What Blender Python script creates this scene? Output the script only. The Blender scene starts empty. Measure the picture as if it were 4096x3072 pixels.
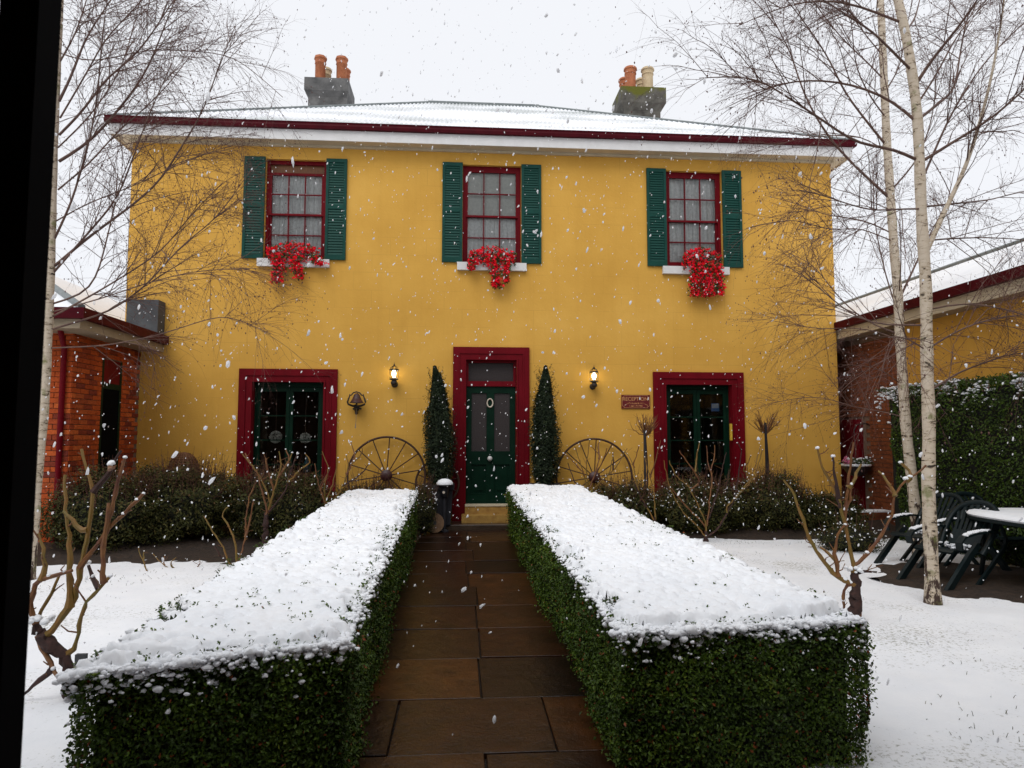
import bpy, math, random
import numpy as np
from mathutils import Vector, Matrix, Euler
random.seed(7)
RNG = np.random.default_rng(11)
scene = bpy.context.scene
COL = scene.collection
# ------------------------------------------------------------------ camera
CAM = np.array([0.0, -12.6, 1.613])
YAW, PITCH, ROLL, FPX = 0.0730263, 0.0770512, 0.00103124, 2764.546
def _basis():
    cy, sy = math.cos(YAW), math.sin(YAW)
    f0 = np.array([sy, cy, 0]); r0 = np.array([cy, -sy, 0]); u0 = np.array([0, 0, 1.0])
    f = f0*math.cos(PITCH) + u0*math.sin(PITCH); u = u0*math.cos(PITCH) - f0*math.sin(PITCH)
    return r0*math.cos(ROLL) + u*math.sin(ROLL), u*math.cos(ROLL) - r0*math.sin(ROLL), f
CR, CU, CF = _basis()
cam_data = bpy.data.cameras.new('camera'); cam = bpy.data.objects.new('camera', cam_data); COL.objects.link(cam)
cam.matrix_world = Matrix(((CR[0], CU[0], -CF[0], CAM[0]), (CR[1], CU[1], -CF[1], CAM[1]), (CR[2], CU[2], -CF[2], CAM[2]), (0, 0, 0, 1)))
cam_data.sensor_fit = 'HORIZONTAL'; cam_data.sensor_width = 36.0; cam_data.lens = 36.0*FPX/4096
cam_data.clip_start = 0.05; cam_data.clip_end = 900
cam_data.dof.use_dof = True; cam_data.dof.focus_distance = 10.0; cam_data.dof.aperture_fstop = 9.0
scene.camera = cam
# ------------------------------------------------------------------ overcast sky, soft sun, exposure
SUN_EL, SUN_AZ = math.radians(52), math.radians(205)
world = bpy.data.worlds.new('World'); scene.world = world; world.use_nodes = True
wn = world.node_tree; wn.nodes.clear()
sky = wn.nodes.new('ShaderNodeTexSky'); sky.sky_type = 'NISHITA'; sky.sun_disc = False
sky.sun_elevation = SUN_EL; sky.sun_rotation = SUN_AZ
bg1 = wn.nodes.new('ShaderNodeBackground'); bg1.inputs['Strength'].default_value = 0.05
bg2 = wn.nodes.new('ShaderNodeBackground'); bg2.inputs['Color'].default_value = (0.90, 0.915, 0.955, 1); bg2.inputs['Strength'].default_value = 0.97
add = wn.nodes.new('ShaderNodeMixShader'); add.inputs[0].default_value = 0.93
wo = wn.nodes.new('ShaderNodeOutputWorld')
wn.links.new(sky.outputs[0], bg1.inputs['Color']); wn.links.new(bg1.outputs[0], add.inputs[1]); wn.links.new(bg2.outputs[0], add.inputs[2]); wn.links.new(add.outputs[0], wo.inputs['Surface'])
sd = bpy.data.lights.new('sun', 'SUN'); sd.energy = 1.3; sd.angle = math.radians(40); sd.color = (1.0, 0.985, 0.96)
sun = bpy.data.objects.new('sun', sd); COL.objects.link(sun)
_d = Vector((math.sin(SUN_AZ)*math.cos(SUN_EL), math.cos(SUN_AZ)*math.cos(SUN_EL), math.sin(SUN_EL)))
sun.rotation_euler = _d.to_track_quat('Z', 'Y').to_euler()
scene.view_settings.view_transform = 'Standard'; scene.view_settings.look = 'None'
scene.view_settings.exposure = 0.15; scene.view_settings.gamma = 1.0; scene.view_settings.use_curve_mapping = False
scene.cycles.max_bounces = 6; scene.cycles.diffuse_bounces = 3; scene.cycles.glossy_bounces = 3
scene.cycles.transparent_max_bounces = 12; scene.cycles.transmission_bounces = 4
scene.cycles.caustics_reflective = False; scene.cycles.caustics_refractive = False

# ------------------------------------------------------------------ helpers
def ray(u, v): return CF + CR*(u-2048)/FPX + CU*(1536-v)/FPX
def Py(u, v, y):
    d = ray(u, v); t = (y-CAM[1])/d[1]; return CAM + d*t
def Gz(u, v, z=0.0):
    d = ray(u, v); t = (z-CAM[2])/d[2]; return CAM + d*t

def mesh_np(name, V, F, smooth=False, attr=None):
    """V (n,3), F (m,k) arrays; attr: per-face float 'tint'"""
    V = np.asarray(V, np.float32); F = np.asarray(F, np.int32); m, k = F.shape
    me = bpy.data.meshes.new(name)
    me.vertices.add(len(V)); me.vertices.foreach_set('co', V.ravel())
    me.loops.add(m*k); me.loops.foreach_set('vertex_index', F.ravel())
    me.polygons.add(m); me.polygons.foreach_set('loop_start', np.arange(0, m*k, k, dtype=np.int32))
    me.polygons.foreach_set('use_smooth', np.full(m, smooth))
    if attr is not None:
        a = me.attributes.new('tint', 'FLOAT', 'FACE'); a.data.foreach_set('value', np.asarray(attr, np.float32))
    me.update(calc_edges=True); me.validate()
    return me

class MB:
    def __init__(s): s.v = []; s.f = []
    def add(s, vs, fs):
        o = len(s.v); s.v += [tuple(map(float, p)) for p in vs]; s.f += [tuple(i+o for i in f) for f in fs]; return s
    def box(s, x0, x1, y0, y1, z0, z1):
        return s.add([(x0,y0,z0),(x1,y0,z0),(x1,y1,z0),(x0,y1,z0),(x0,y0,z1),(x1,y0,z1),(x1,y1,z1),(x0,y1,z1)],
                     [(0,3,2,1),(4,5,6,7),(0,1,5,4),(1,2,6,5),(2,3,7,6),(3,0,4,7)])
    def cbox(s, x0, x1, y0, y1, z0, z1, c):   # box with chamfered top edge
        return s.add([(x0,y0,z0),(x1,y0,z0),(x1,y1,z0),(x0,y1,z0),(x0,y0,z1-c),(x1,y0,z1-c),(x1,y1,z1-c),(x0,y1,z1-c),
                      (x0+c,y0+c,z1),(x1-c,y0+c,z1),(x1-c,y1-c,z1),(x0+c,y1-c,z1)],
                     [(0,3,2,1),(0,1,5,4),(1,2,6,5),(2,3,7,6),(3,0,4,7),(4,5,9,8),(5,6,10,9),(6,7,11,10),(7,4,8,11),(8,9,10,11)])
    def frustum(s, a, b):     # a, b: (x0,x1,y0,y1,z)
        x0,x1,y0,y1,z0 = a; X0,X1,Y0,Y1,z1 = b
        return s.add([(x0,y0,z0),(x1,y0,z0),(x1,y1,z0),(x0,y1,z0),(X0,Y0,z1),(X1,Y0,z1),(X1,Y1,z1),(X0,Y1,z1)],
                     [(0,3,2,1),(4,5,6,7),(0,1,5,4),(1,2,6,5),(2,3,7,6),(3,0,4,7)])
    def lathe(s, prof, c=(0,0,0), n=16, axis='z', cap=True):
        vs = []; fs = []
        for r, h in prof:
            for i in range(n):
                a = 2*math.pi*i/n; x, y = r*math.cos(a), r*math.sin(a)
                p = (x, y, h) if axis == 'z' else ((x, h, y) if axis == 'y' else (h, x, y))
                vs.append((p[0]+c[0], p[1]+c[1], p[2]+c[2]))
        for k in range(len(prof)-1):
            for i in range(n):
                j = (i+1) % n; fs.append((k*n+i, k*n+j, (k+1)*n+j, (k+1)*n+i))
        if cap:
            fs.append(tuple(range(n-1, -1, -1))); fs.append(tuple((len(prof)-1)*n+i for i in range(n)))
        return s.add(vs, fs)
    def tube(s, pts, r, n=6, closed=False):
        P = np.array(pts, float); m = len(P); R = np.full(m, r) if np.isscalar(r) else np.array(r, float)
        if closed: T = np.roll(P, -1, 0) - np.roll(P, 1, 0)
        else: T = np.gradient(P, axis=0)
        T /= np.linalg.norm(T, axis=1)[:, None] + 1e-9
        ref = np.array([0.31, 0.17, 0.93]) if abs(T[:, 2]).mean() < 0.8 else np.array([0.95, 0.2, 0.1])
        A = np.cross(T, ref); A /= np.linalg.norm(A, axis=1)[:, None] + 1e-9; B = np.cross(T, A)
        vs = []; fs = []
        for k in range(m):
            for i in range(n):
                a = 2*math.pi*i/n; vs.append(P[k] + R[k]*(A[k]*math.cos(a) + B[k]*math.sin(a)))
        for k in range(m if closed else m-1):
            q = (k+1) % m
            for i in range(n):
                j = (i+1) % n; fs.append((k*n+i, k*n+j, q*n+j, q*n+i))
        if not closed:
            fs.append(tuple(range(n-1, -1, -1))); fs.append(tuple((m-1)*n+i for i in range(n)))
        return s.add(vs, fs)
    def mesh(s, name, smooth=False):
        me = bpy.data.meshes.new(name); me.from_pydata(s.v, [], s.f); me.update()
        if smooth:
            me.polygons.foreach_set('use_smooth', [True]*len(me.polygons))
            try: me.set_sharp_from_angle(angle=math.radians(50))
            except Exception: pass
        return me

def tag(o, label=None, cat=None, group=None, kind=None):
    if label: o['label'] = label
    if cat: o['category'] = cat
    if group: o['group'] = group
    if kind: o['kind'] = kind
    return o
def obj(name, me, mat, parent=None, smooth=False, kind=None, loc=None, rot=None):
    if isinstance(me, MB): me = me.mesh(name, smooth)
    o = bpy.data.objects.new(name, me); COL.objects.link(o)
    if mat is not None and len(me.materials) == 0: me.materials.append(mat)
    if loc is not None: o.location = loc
    if rot is not None: o.rotation_euler = rot
    if parent is not None:
        o.parent = parent
        if not parent.get('_local'): o.matrix_parent_inverse = Matrix.Translation(-parent.location)
    if kind: o['kind'] = kind
    return o
def thing(name, label, cat, loc=(0,0,0), group=None, local=False, rot=None):
    o = bpy.data.objects.new(name, None); COL.objects.link(o); o.location = loc; o.empty_display_size = 0.1
    if rot is not None: o.rotation_euler = rot
    if local: o['_local'] = 1
    return tag(o, label, cat, group)
def structure(name, me, mat, parent=None): 
    o = obj(name, me, mat, parent); o['kind'] = 'structure'; return o

# ------------------------------------------------------------------ materials
def new_mat(name):
    m = bpy.data.materials.new(name); m.use_nodes = True
    nt = m.node_tree; b = nt.nodes['Principled BSDF']; return m, nt, b
def N(nt, t, **kw):
    n = nt.nodes.new(t)
    for k, v in kw.items():
        if k in n.inputs: n.inputs[k].default_value = v
        else: setattr(n, k, v)
    return n
def ramp(nt, stops, fac):
    r = nt.nodes.new('ShaderNodeValToRGB'); e = r.color_ramp.elements
    while len(e) < len(stops): e.new(0.5)
    for el, (p, c) in zip(e, stops): el.position = p; el.color = (*c, 1)
    nt.links.new(fac, r.inputs[0]); return r
def bump(nt, b, fac, strength, dist):
    bp = N(nt, 'ShaderNodeBump', Strength=strength, Distance=dist); nt.links.new(fac, bp.inputs['Height']); nt.links.new(bp.outputs[0], b.inputs['Normal']); return bp
def noisy(name, c0, c1, scale=6, rough=0.6, detail=6, bstr=0.3, bdist=0.01, stretch=(1,1,1), spec=0.5, metal=0.0, coat=0):
    m, nt, b = new_mat(name)
    tc = N(nt, 'ShaderNodeTexCoord'); mp = N(nt, 'ShaderNodeMapping', Scale=stretch)
    nt.links.new(tc.outputs['Object'], mp.inputs[0])
    nz = N(nt, 'ShaderNodeTexNoise', Scale=scale, Detail=detail, Roughness=0.65); nt.links.new(mp.outputs[0], nz.inputs['Vector'])
    r = ramp(nt, [(0.3, c0), (0.7, c1)], nz.outputs[0]); nt.links.new(r.outputs[0], b.inputs['Base Color'])
    b.inputs['Roughness'].default_value = rough; b.inputs['Specular IOR Level'].default_value = spec; b.inputs['Metallic'].default_value = metal
    if bstr: bump(nt, b, nz.outputs[0], bstr, bdist)
    return m
def by_random(name, cols, rough=0.6, spec=0.4, bscale=40, bstr=0.4, bdist=0.004, mod=0.35):
    m, nt, b = new_mat(name); oi = N(nt, 'ShaderNodeObjectInfo')
    r = ramp(nt, [(i/(len(cols)-1), c) for i, c in enumerate(cols)], oi.outputs['Random'])
    tc = N(nt, 'ShaderNodeTexCoord'); ad = N(nt, 'ShaderNodeVectorMath', operation='ADD')
    nt.links.new(tc.outputs['Object'], ad.inputs[0]); nt.links.new(oi.outputs['Location'], ad.inputs[1])
    nz = N(nt, 'ShaderNodeTexNoise', Scale=bscale, Detail=6.0, Roughness=0.7); nt.links.new(ad.outputs[0], nz.inputs['Vector'])
    mr = N(nt, 'ShaderNodeMapRange'); mr.inputs[1].default_value = 0.25; mr.inputs[2].default_value = 0.75; mr.inputs[3].default_value = 1-mod; mr.inputs[4].default_value = 1+mod
    nt.links.new(nz.outputs[0], mr.inputs[0])
    mx = N(nt, 'ShaderNodeVectorMath', operation='SCALE'); nt.links.new(r.outputs[0], mx.inputs[0]); nt.links.new(mr.outputs[0], mx.inputs['Scale'])
    nt.links.new(mx.outputs[0], b.inputs['Base Color']); b.inputs['Roughness'].default_value = rough; b.inputs['Specular IOR Level'].default_value = spec
    bump(nt, b, nz.outputs[0], bstr, bdist); return m
def by_tint(name, stops, rough=0.5, spec=0.35, trans=0.0):
    m, nt, b = new_mat(name); at = N(nt, 'ShaderNodeAttribute', attribute_name='tint')
    r = ramp(nt, stops, at.outputs['Fac']); nt.links.new(r.outputs[0], b.inputs['Base Color'])
    b.inputs['Roughness'].default_value = rough; b.inputs['Specular IOR Level'].default_value = spec
    return m
M = {}
def m_snow(name, speck=0.0, scale=3.0):
    m, nt, b = new_mat(name); tc = N(nt, 'ShaderNodeTexCoord')
    n1 = N(nt, 'ShaderNodeTexNoise', Scale=scale, Detail=8.0, Roughness=0.6); nt.links.new(tc.outputs['Object'], n1.inputs['Vector'])
    r = ramp(nt, [(0.3, (0.80, 0.82, 0.855)), (0.7, (0.87, 0.88, 0.90))], n1.outputs[0]); out = r.outputs[0]
    if speck:
        n2 = N(nt, 'ShaderNodeTexNoise', Scale=0.9, Detail=3.0); nt.links.new(tc.outputs['Object'], n2.inputs['Vector'])
        n3 = N(nt, 'ShaderNodeTexNoise', Scale=34.0, Detail=5.0, Roughness=0.75); nt.links.new(tc.outputs['Object'], n3.inputs['Vector'])
        a = N(nt, 'ShaderNodeMath', operation='MULTIPLY_ADD'); a.inputs[1].default_value = 0.55; nt.links.new(n2.outputs[0], a.inputs[0]); nt.links.new(n3.outputs[0], a.inputs[2])
        rr = ramp(nt, [(0.86, (0, 0, 0)), (0.98, (1, 1, 1))], a.outputs[0])
        mx = N(nt, 'ShaderNodeMix', data_type='RGBA'); mx.inputs[0].default_value = 0
        sc = N(nt, 'ShaderNodeMath', operation='MULTIPLY'); sc.inputs[1].default_value = speck; nt.links.new(rr.outputs[0], sc.inputs[0]); nt.links.new(sc.outputs[0], mx.inputs[0])
        nt.links.new(out, mx.inputs[6]); mx.inputs[7].default_value = (0.16, 0.15, 0.09, 1); out = mx.outputs[2]
    nt.links.new(out, b.inputs['Base Color']); b.inputs['Roughness'].default_value = 0.75; b.inputs['Specular IOR Level'].default_value = 0.25
    nb = N(nt, 'ShaderNodeTexNoise', Scale=60.0, Detail=4.0); nt.links.new(tc.outputs['Object'], nb.inputs['Vector']); bump(nt, b, nb.outputs[0], 0.35, 0.006)
    return m
M['snow'] = m_snow('fresh_snow'); M['lawn'] = m_snow('snow_over_grass', 0.75)
def m_flake():
    m, nt, b = new_mat('snowflake'); b.inputs['Base Color'].default_value = (.9, .91, .93, 1); b.inputs['Roughness'].default_value = 1.0; b.inputs['Specular IOR Level'].default_value = 0.0
    lw = N(nt, 'ShaderNodeLayerWeight', Blend=0.45); tr = N(nt, 'ShaderNodeBsdfTransparent'); mx = N(nt, 'ShaderNodeMixShader'); o = nt.nodes['Material Output']
    tl = N(nt, 'ShaderNodeBsdfTranslucent', Color=(.95, .96, .98, 1)); m2 = N(nt, 'ShaderNodeMixShader'); m2.inputs[0].default_value = .5; nt.links.new(b.outputs[0], m2.inputs[1]); nt.links.new(tl.outputs[0], m2.inputs[2])
    r = ramp(nt, [(0.35, (.04, .04, .04)), (0.9, (.9, .9, .9))], lw.outputs['Facing']); nt.links.new(r.outputs[0], mx.inputs[0]); nt.links.new(m2.outputs[0], mx.inputs[1]); nt.links.new(tr.outputs[0], mx.inputs[2]); nt.links.new(mx.outputs[0], o.inputs[0]); return m
M['flake'] = m_flake()
M['soil'] = noisy('wet_soil', (0.012, 0.007, 0.004), (0.045, 0.026, 0.015), 14, 0.75, bstr=0.8, bdist=0.03)
def m_render_wall():
    m, nt, b = new_mat('ochre_render'); tc = N(nt, 'ShaderNodeTexCoord')
    n1 = N(nt, 'ShaderNodeTexNoise', Scale=0.7, Detail=7.0, Roughness=0.6); nt.links.new(tc.outputs['Object'], n1.inputs['Vector'])
    r = ramp(nt, [(0.3, (0.585, 0.312, 0.052)), (0.55, (0.665, 0.368, 0.068)), (0.75, (0.735, 0.422, 0.090))], n1.outputs[0])
    mp = N(nt, 'ShaderNodeMapping', Scale=(2.2, 2.2, 0.12)); nt.links.new(tc.outputs['Object'], mp.inputs[0])
    n2 = N(nt, 'ShaderNodeTexNoise', Scale=2.0, Detail=8.0, Roughness=0.7); nt.links.new(mp.outputs[0], n2.inputs['Vector'])
    r2 = ramp(nt, [(0.28, (0.86, 0.84, 0.80)), (0.5, (1, 1, 1))], n2.outputs[0])
    mu = N(nt, 'ShaderNodeMix', data_type='RGBA', blend_type='MULTIPLY'); mu.inputs[0].default_value = 0.38
    nt.links.new(r.outputs[0], mu.inputs[6]); nt.links.new(r2.outputs[0], mu.inputs[7])
    # scribed ashlar joints
    cx = N(nt, 'ShaderNodeSeparateXYZ'); nt.links.new(tc.outputs['Object'], cx.inputs[0])
    cb = N(nt, 'ShaderNodeCombineXYZ'); nt.links.new(cx.outputs[0], cb.inputs[0]); nt.links.new(cx.outputs[2], cb.inputs[1])
    br = N(nt, 'ShaderNodeTexBrick'); br.inputs['Scale'].default_value = 1.0; br.inputs['Brick Width'].default_value = 0.66; br.inputs['Row Height'].default_value = 0.33; br.inputs['Mortar Size'].default_value = 0.003; br.inputs['Mortar Smooth'].default_value = 0.5
    nt.links.new(cb.outputs[0], br.inputs['Vector'])
    n3 = N(nt, 'ShaderNodeTexNoise', Scale=0.9, Detail=2.0); nt.links.new(tc.outputs['Object'], n3.inputs['Vector'])
    gate = ramp(nt, [(0.46, (0, 0, 0)), (0.6, (1, 1, 1))], n3.outputs[0])
    mm = N(nt, 'ShaderNodeMath', operation='MULTIPLY'); nt.links.new(br.outputs['Fac'], mm.inputs[0]); nt.links.new(gate.outputs[0], mm.inputs[1])
    m3 = N(nt, 'ShaderNodeMath', operation='MULTIPLY'); m3.inputs[1].default_value = 0.30; nt.links.new(mm.outputs[0], m3.inputs[0])
    m2 = N(nt, 'ShaderNodeMix', data_type='RGBA'); nt.links.new(m3.outputs[0], m2.inputs[0]); nt.links.new(mu.outputs[2], m2.inputs[6]); m2.inputs[7].default_value = (0.20, 0.11, 0.03, 1)
    nt.links.new(m2.outputs[2], b.inputs['Base Color']); b.inputs['Roughness'].default_value = 0.8; b.inputs['Specular IOR Level'].default_value = 0.2
    n4 = N(nt, 'ShaderNodeTexNoise', Scale=18.0, Detail=8.0, Roughness=0.7); nt.links.new(tc.outputs['Object'], n4.inputs['Vector']); bump(nt, b, n4.outputs[0], 0.35, 0.012)
    return m
M['ochre'] = m_render_wall()
M['maroon'] = noisy('maroon_gloss_paint', (0.105, 0.0015, 0.005), (0.155, 0.003, 0.009), 5, 0.5, bstr=0.1, stretch=(1, 1, 0.3), spec=0.10)
M['gutter'] = noisy('dark_maroon_gutter', (0.045, 0.0015, 0.005), (0.075, 0.003, 0.008), 5, 0.55, bstr=0.1, spec=0.08)
M['eave_dim_cream'] = noisy('dimmed_cream_eave', (0.26, 0.20, 0.13), (0.34, 0.27, 0.18), 4, 0.7, bstr=0.1)  # cream paint with its dimness under the eaves put into the colour
M['green'] = noisy('dark_green_paint', (0.004, 0.040, 0.030), (0.007, 0.062, 0.048), 6, 0.5, bstr=0.1, spec=0.15)
M['door_green'] = noisy('door_green_paint', (0.0015, 0.013, 0.0065), (0.003, 0.021, 0.011), 5, 0.45, bstr=0.1, spec=0.10)
M['white'] = noisy('off_white_paint', (0.62, 0.61, 0.60), (0.72, 0.71, 0.70), 4, 0.55, bstr=0.1)
M['cream'] = noisy('cream_paint', (0.50, 0.42, 0.29), (0.60, 0.52, 0.37), 4, 0.6, bstr=0.1)
M['grey_render'] = noisy('weathered_cement', (0.045, 0.045, 0.045), (0.16, 0.155, 0.15), 3.5, 0.9, bstr=0.5, bdist=0.02)
def m_mossy():
    m, nt, b = new_mat('mossy_cement'); tc = N(nt, 'ShaderNodeTexCoord')
    n1 = N(nt, 'ShaderNodeTexNoise', Scale=5.0, Detail=8.0, Roughness=0.7); nt.links.new(tc.outputs['Object'], n1.inputs['Vector'])
    r = ramp(nt, [(0.3, (0.035, 0.03, 0.025)), (0.7, (0.14, 0.13, 0.11))], n1.outputs[0])
    sp = N(nt, 'ShaderNodeSeparateXYZ'); nt.links.new(tc.outputs['Object'], sp.inputs[0])
    n2 = N(nt, 'ShaderNodeTexNoise', Scale=2.6, Detail=5.0); nt.links.new(tc.outputs['Object'], n2.inputs['Vector'])
    ma = N(nt, 'ShaderNodeMapRange'); ma.inputs[1].default_value = 9.9; ma.inputs[2].default_value = 10.5; ma.inputs[3].default_value = -0.25; ma.inputs[4].default_value = 0.2
    nt.links.new(sp.outputs[2], ma.inputs[0]); ad = N(nt, 'ShaderNodeMath', operation='ADD'); nt.links.new(ma.outputs[0], ad.inputs[0]); nt.links.new(n2.outputs[0], ad.inputs[1])
    g = ramp(nt, [(0.5, (0, 0, 0)), (0.68, (1, 1, 1))], ad.outputs[0])
    mx = N(nt, 'ShaderNodeMix', data_type='RGBA'); nt.links.new(g.outputs[0], mx.inputs[0]); nt.links.new(r.outputs[0], mx.inputs[6]); mx.inputs[7].default_value = (0.10, 0.10, 0.008, 1)
    nt.links.new(mx.outputs[2], b.inputs['Base Color']); b.inputs['Roughness'].default_value = 0.95; bump(nt, b, n1.outputs[0], 0.5, 0.02); return m
M['mossy'] = m_mossy()
M['terracotta'] = noisy('terracotta', (0.27, 0.075, 0.028), (0.44, 0.15, 0.06), 8, 0.8, bstr=0.3)
M['buff'] = noisy('buff_clay', (0.42, 0.31, 0.18), (0.56, 0.44, 0.28), 8, 0.8, bstr=0.3)
def m_roof():
    m, nt, b = new_mat('snowy_corrugated_iron'); tc = N(nt, 'ShaderNodeTexCoord')
    mp = N(nt, 'ShaderNodeMapping', Scale=(0.28, 0.5, 1.0)); nt.links.new(tc.outputs['Object'], mp.inputs[0])
    n1 = N(nt, 'ShaderNodeTexNoise', Scale=1.0, Detail=9.0, Roughness=0.62); nt.links.new(mp.outputs[0], n1.inputs['Vector'])
    n2 = N(nt, 'ShaderNodeTexNoise', Scale=9.0, Detail=6.0, Roughness=0.7); nt.links.new(tc.outputs['Object'], n2.inputs['Vector'])
    a = N(nt, 'ShaderNodeMath', operation='MULTIPLY_ADD'); a.inputs[1].default_value = 0.28; nt.links.new(n2.outputs[0], a.inputs[0]); nt.links.new(n1.outputs[0], a.inputs[2])
    r = ramp(nt, [(0.60, (0.84, 0.85, 0.88)), (0.73, (0.56, 0.58, 0.58)), (0.84, (0.25, 0.28, 0.27))], a.outputs[0])
    nt.links.new(r.outputs[0], b.inputs['Base Color']); b.inputs['Roughness'].default_value = 0.65; bump(nt, b, n2.outputs[0], 0.2, 0.01); return m
M['roof'] = m_roof()
M['ridge'] = noisy('zinc_ridge', (0.10, 0.12, 0.12), (0.20, 0.22, 0.22), 5, 0.5, bstr=0.1)
M['slate'] = noisy('grey_panel', (0.035, 0.037, 0.040), (0.075, 0.078, 0.082), 4, 0.8, bstr=0.2)
def m_glass(name, tint=(0.9, 0.92, 0.92), ior_mix=0.06):
    m, nt, b = new_mat(name); nt.nodes.remove(b); o = nt.nodes['Material Output']
    tr = N(nt, 'ShaderNodeBsdfTransparent', Color=(*tint, 1)); gl = N(nt, 'ShaderNodeBsdfGlossy', Roughness=0.02)
    fr = N(nt, 'ShaderNodeFresnel', IOR=1.5); mx = N(nt, 'ShaderNodeMixShader')
    nt.links.new(fr.outputs[0], mx.inputs[0]); nt.links.new(tr.outputs[0], mx.inputs[1]); nt.links.new(gl.outputs[0], mx.inputs[2]); nt.links.new(mx.outputs[0], o.inputs[0]); return m
M['glass'] = m_glass('window_glass'); M['lamp_glass'] = m_glass('lamp_glass', (1, 0.95, 0.8))
M['etched'] = noisy('etched_glass', (0.030, 0.024, 0.024), (0.055, 0.046, 0.045), 60, 0.5, bstr=0.3, bdist=0.002, spec=0.15)
def m_lace():
    m, nt, b = new_mat('lace_curtain'); tc = N(nt, 'ShaderNodeTexCoord')
    w = N(nt, 'ShaderNodeTexNoise', Scale=22.0, Detail=4.0); nt.links.new(tc.outputs['Object'], w.inputs['Vector'])
    r = ramp(nt, [(0.35, (0.70, 0.70, 0.68)), (0.65, (0.86, 0.86, 0.84))], w.outputs[0]); nt.links.new(r.outputs[0], b.inputs['Base Color']); b.inputs['Roughness'].default_value = 0.9; return m
M['lace'] = m_lace()
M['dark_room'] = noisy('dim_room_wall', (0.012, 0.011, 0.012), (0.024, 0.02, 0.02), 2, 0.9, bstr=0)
M['timber'] = noisy('brown_timber', (0.10, 0.035, 0.010), (0.19, 0.075, 0.022), 8, 0.6, stretch=(6, 1, 1))
M['rust'] = noisy('rusty_iron', (0.022, 0.009, 0.006), (0.085, 0.035, 0.014), 22, 0.75, bstr=0.4)
M['bell'] = noisy('dark_red_iron', (0.028, 0.006, 0.006), (0.06, 0.014, 0.012), 14, 0.5, bstr=0.2)
M['black_iron'] = noisy('black_iron', (0.010, 0.006, 0.005), (0.022, 0.014, 0.011), 20, 0.5, bstr=0.2)
M['cord'] = noisy('grey_cord', (0.18, 0.15, 0.12), (0.30, 0.26, 0.22), 30, 0.9, bstr=0)
M['sign_red'] = noisy('sign_red', (0.10, 0.004, 0.005), (0.15, 0.007, 0.008), 6, 0.4, bstr=0.05)
M['gold'] = noisy('gold_leaf', (0.50, 0.24, 0.085), (0.62, 0.33, 0.13), 30, 0.45, bstr=0)
M['brass'] = noisy('brass', (0.55, 0.33, 0.03), (0.70, 0.45, 0.05), 12, 0.35, bstr=0)
M['porcelain'] = noisy('pale_porcelain', (0.50, 0.49, 0.48), (0.66, 0.65, 0.63), 10, 0.3, bstr=0)
M['bone'] = noisy('cream_ring', (0.55, 0.46, 0.36), (0.66, 0.58, 0.48), 10, 0.5, bstr=0)
M['sticker_blue'] = noisy('sticker_blue', (0.02, 0.10, 0.30), (0.03, 0.14, 0.38), 8, 0.5, bstr=0)
M['sticker_white'] = noisy('sticker_pale', (0.30, 0.36, 0.42), (0.40, 0.46, 0.52), 8, 0.5, bstr=0)
M['teal'] = noisy('teal_glass', (0.01, 0.10, 0.14), (0.02, 0.16, 0.20), 8, 0.3, bstr=0)
M['paper'] = noisy('white_paper', (0.55, 0.55, 0.50), (0.7, 0.7, 0.64), 20, 0.8, bstr=0)
M['resin'] = noisy('dark_green_resin', (0.004, 0.009, 0.010), (0.008, 0.015, 0.016), 10, 0.4, bstr=0.1, spec=0.2)
M['black_post'] = noisy('black_satin_paint', (0.002, 0.002, 0.0025), (0.004, 0.004, 0.0045), 8, 0.8, bstr=0.1, spec=0.03)
M['plastic_pot'] = noisy('dark_pot', (0.012, 0.012, 0.016), (0.022, 0.022, 0.028), 8, 0.5, bstr=0.1)
M['step_ochre'] = noisy('worn_ochre_step', (0.24, 0.12, 0.025), (0.42, 0.25, 0.06), 9, 0.5, bstr=0.2)
M['stone_step'] = noisy('wet_stone', (0.022, 0.014, 0.009), (0.06, 0.038, 0.024), 10, 0.3, bstr=0.3)
M['grind'] = noisy('sandstone_disc', (0.09, 0.045, 0.018), (0.17, 0.09, 0.04), 14, 0.7, bstr=0.4)
M['flag'] = by_random('wet_flagstone', [(0.006, 0.0024, 0.0010), (0.027, 0.0095, 0.0035), (0.015, 0.0042, 0.0010), (0.044, 0.015, 0.0035), (0.009, 0.0035, 0.0016), (0.024, 0.0072, 0.002)], rough=0.33, spec=0.30, bscale=5, bstr=0.6, bdist=0.02, mod=0.75)
M['brick'] = by_random('red_brick', [(0.28, 0.046, 0.014), (0.44, 0.082, 0.020), (0.19, 0.034, 0.018), (0.50, 0.110, 0.028), (0.36, 0.060, 0.015), (0.14, 0.030, 0.022)], spec=0.1, rough=0.8, bscale=26, bstr=0.5, bdist=0.006)
M['mortar'] = noisy('mortar', (0.12, 0.075, 0.05), (0.20, 0.13, 0.09), 18, 0.9, bstr=0.5)
M['dark_brick'] = noisy('old_brick_orange', (0.10, 0.022, 0.006), (0.24, 0.060, 0.012), 9, 0.85, bstr=0.5, bdist=0.02)
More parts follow.
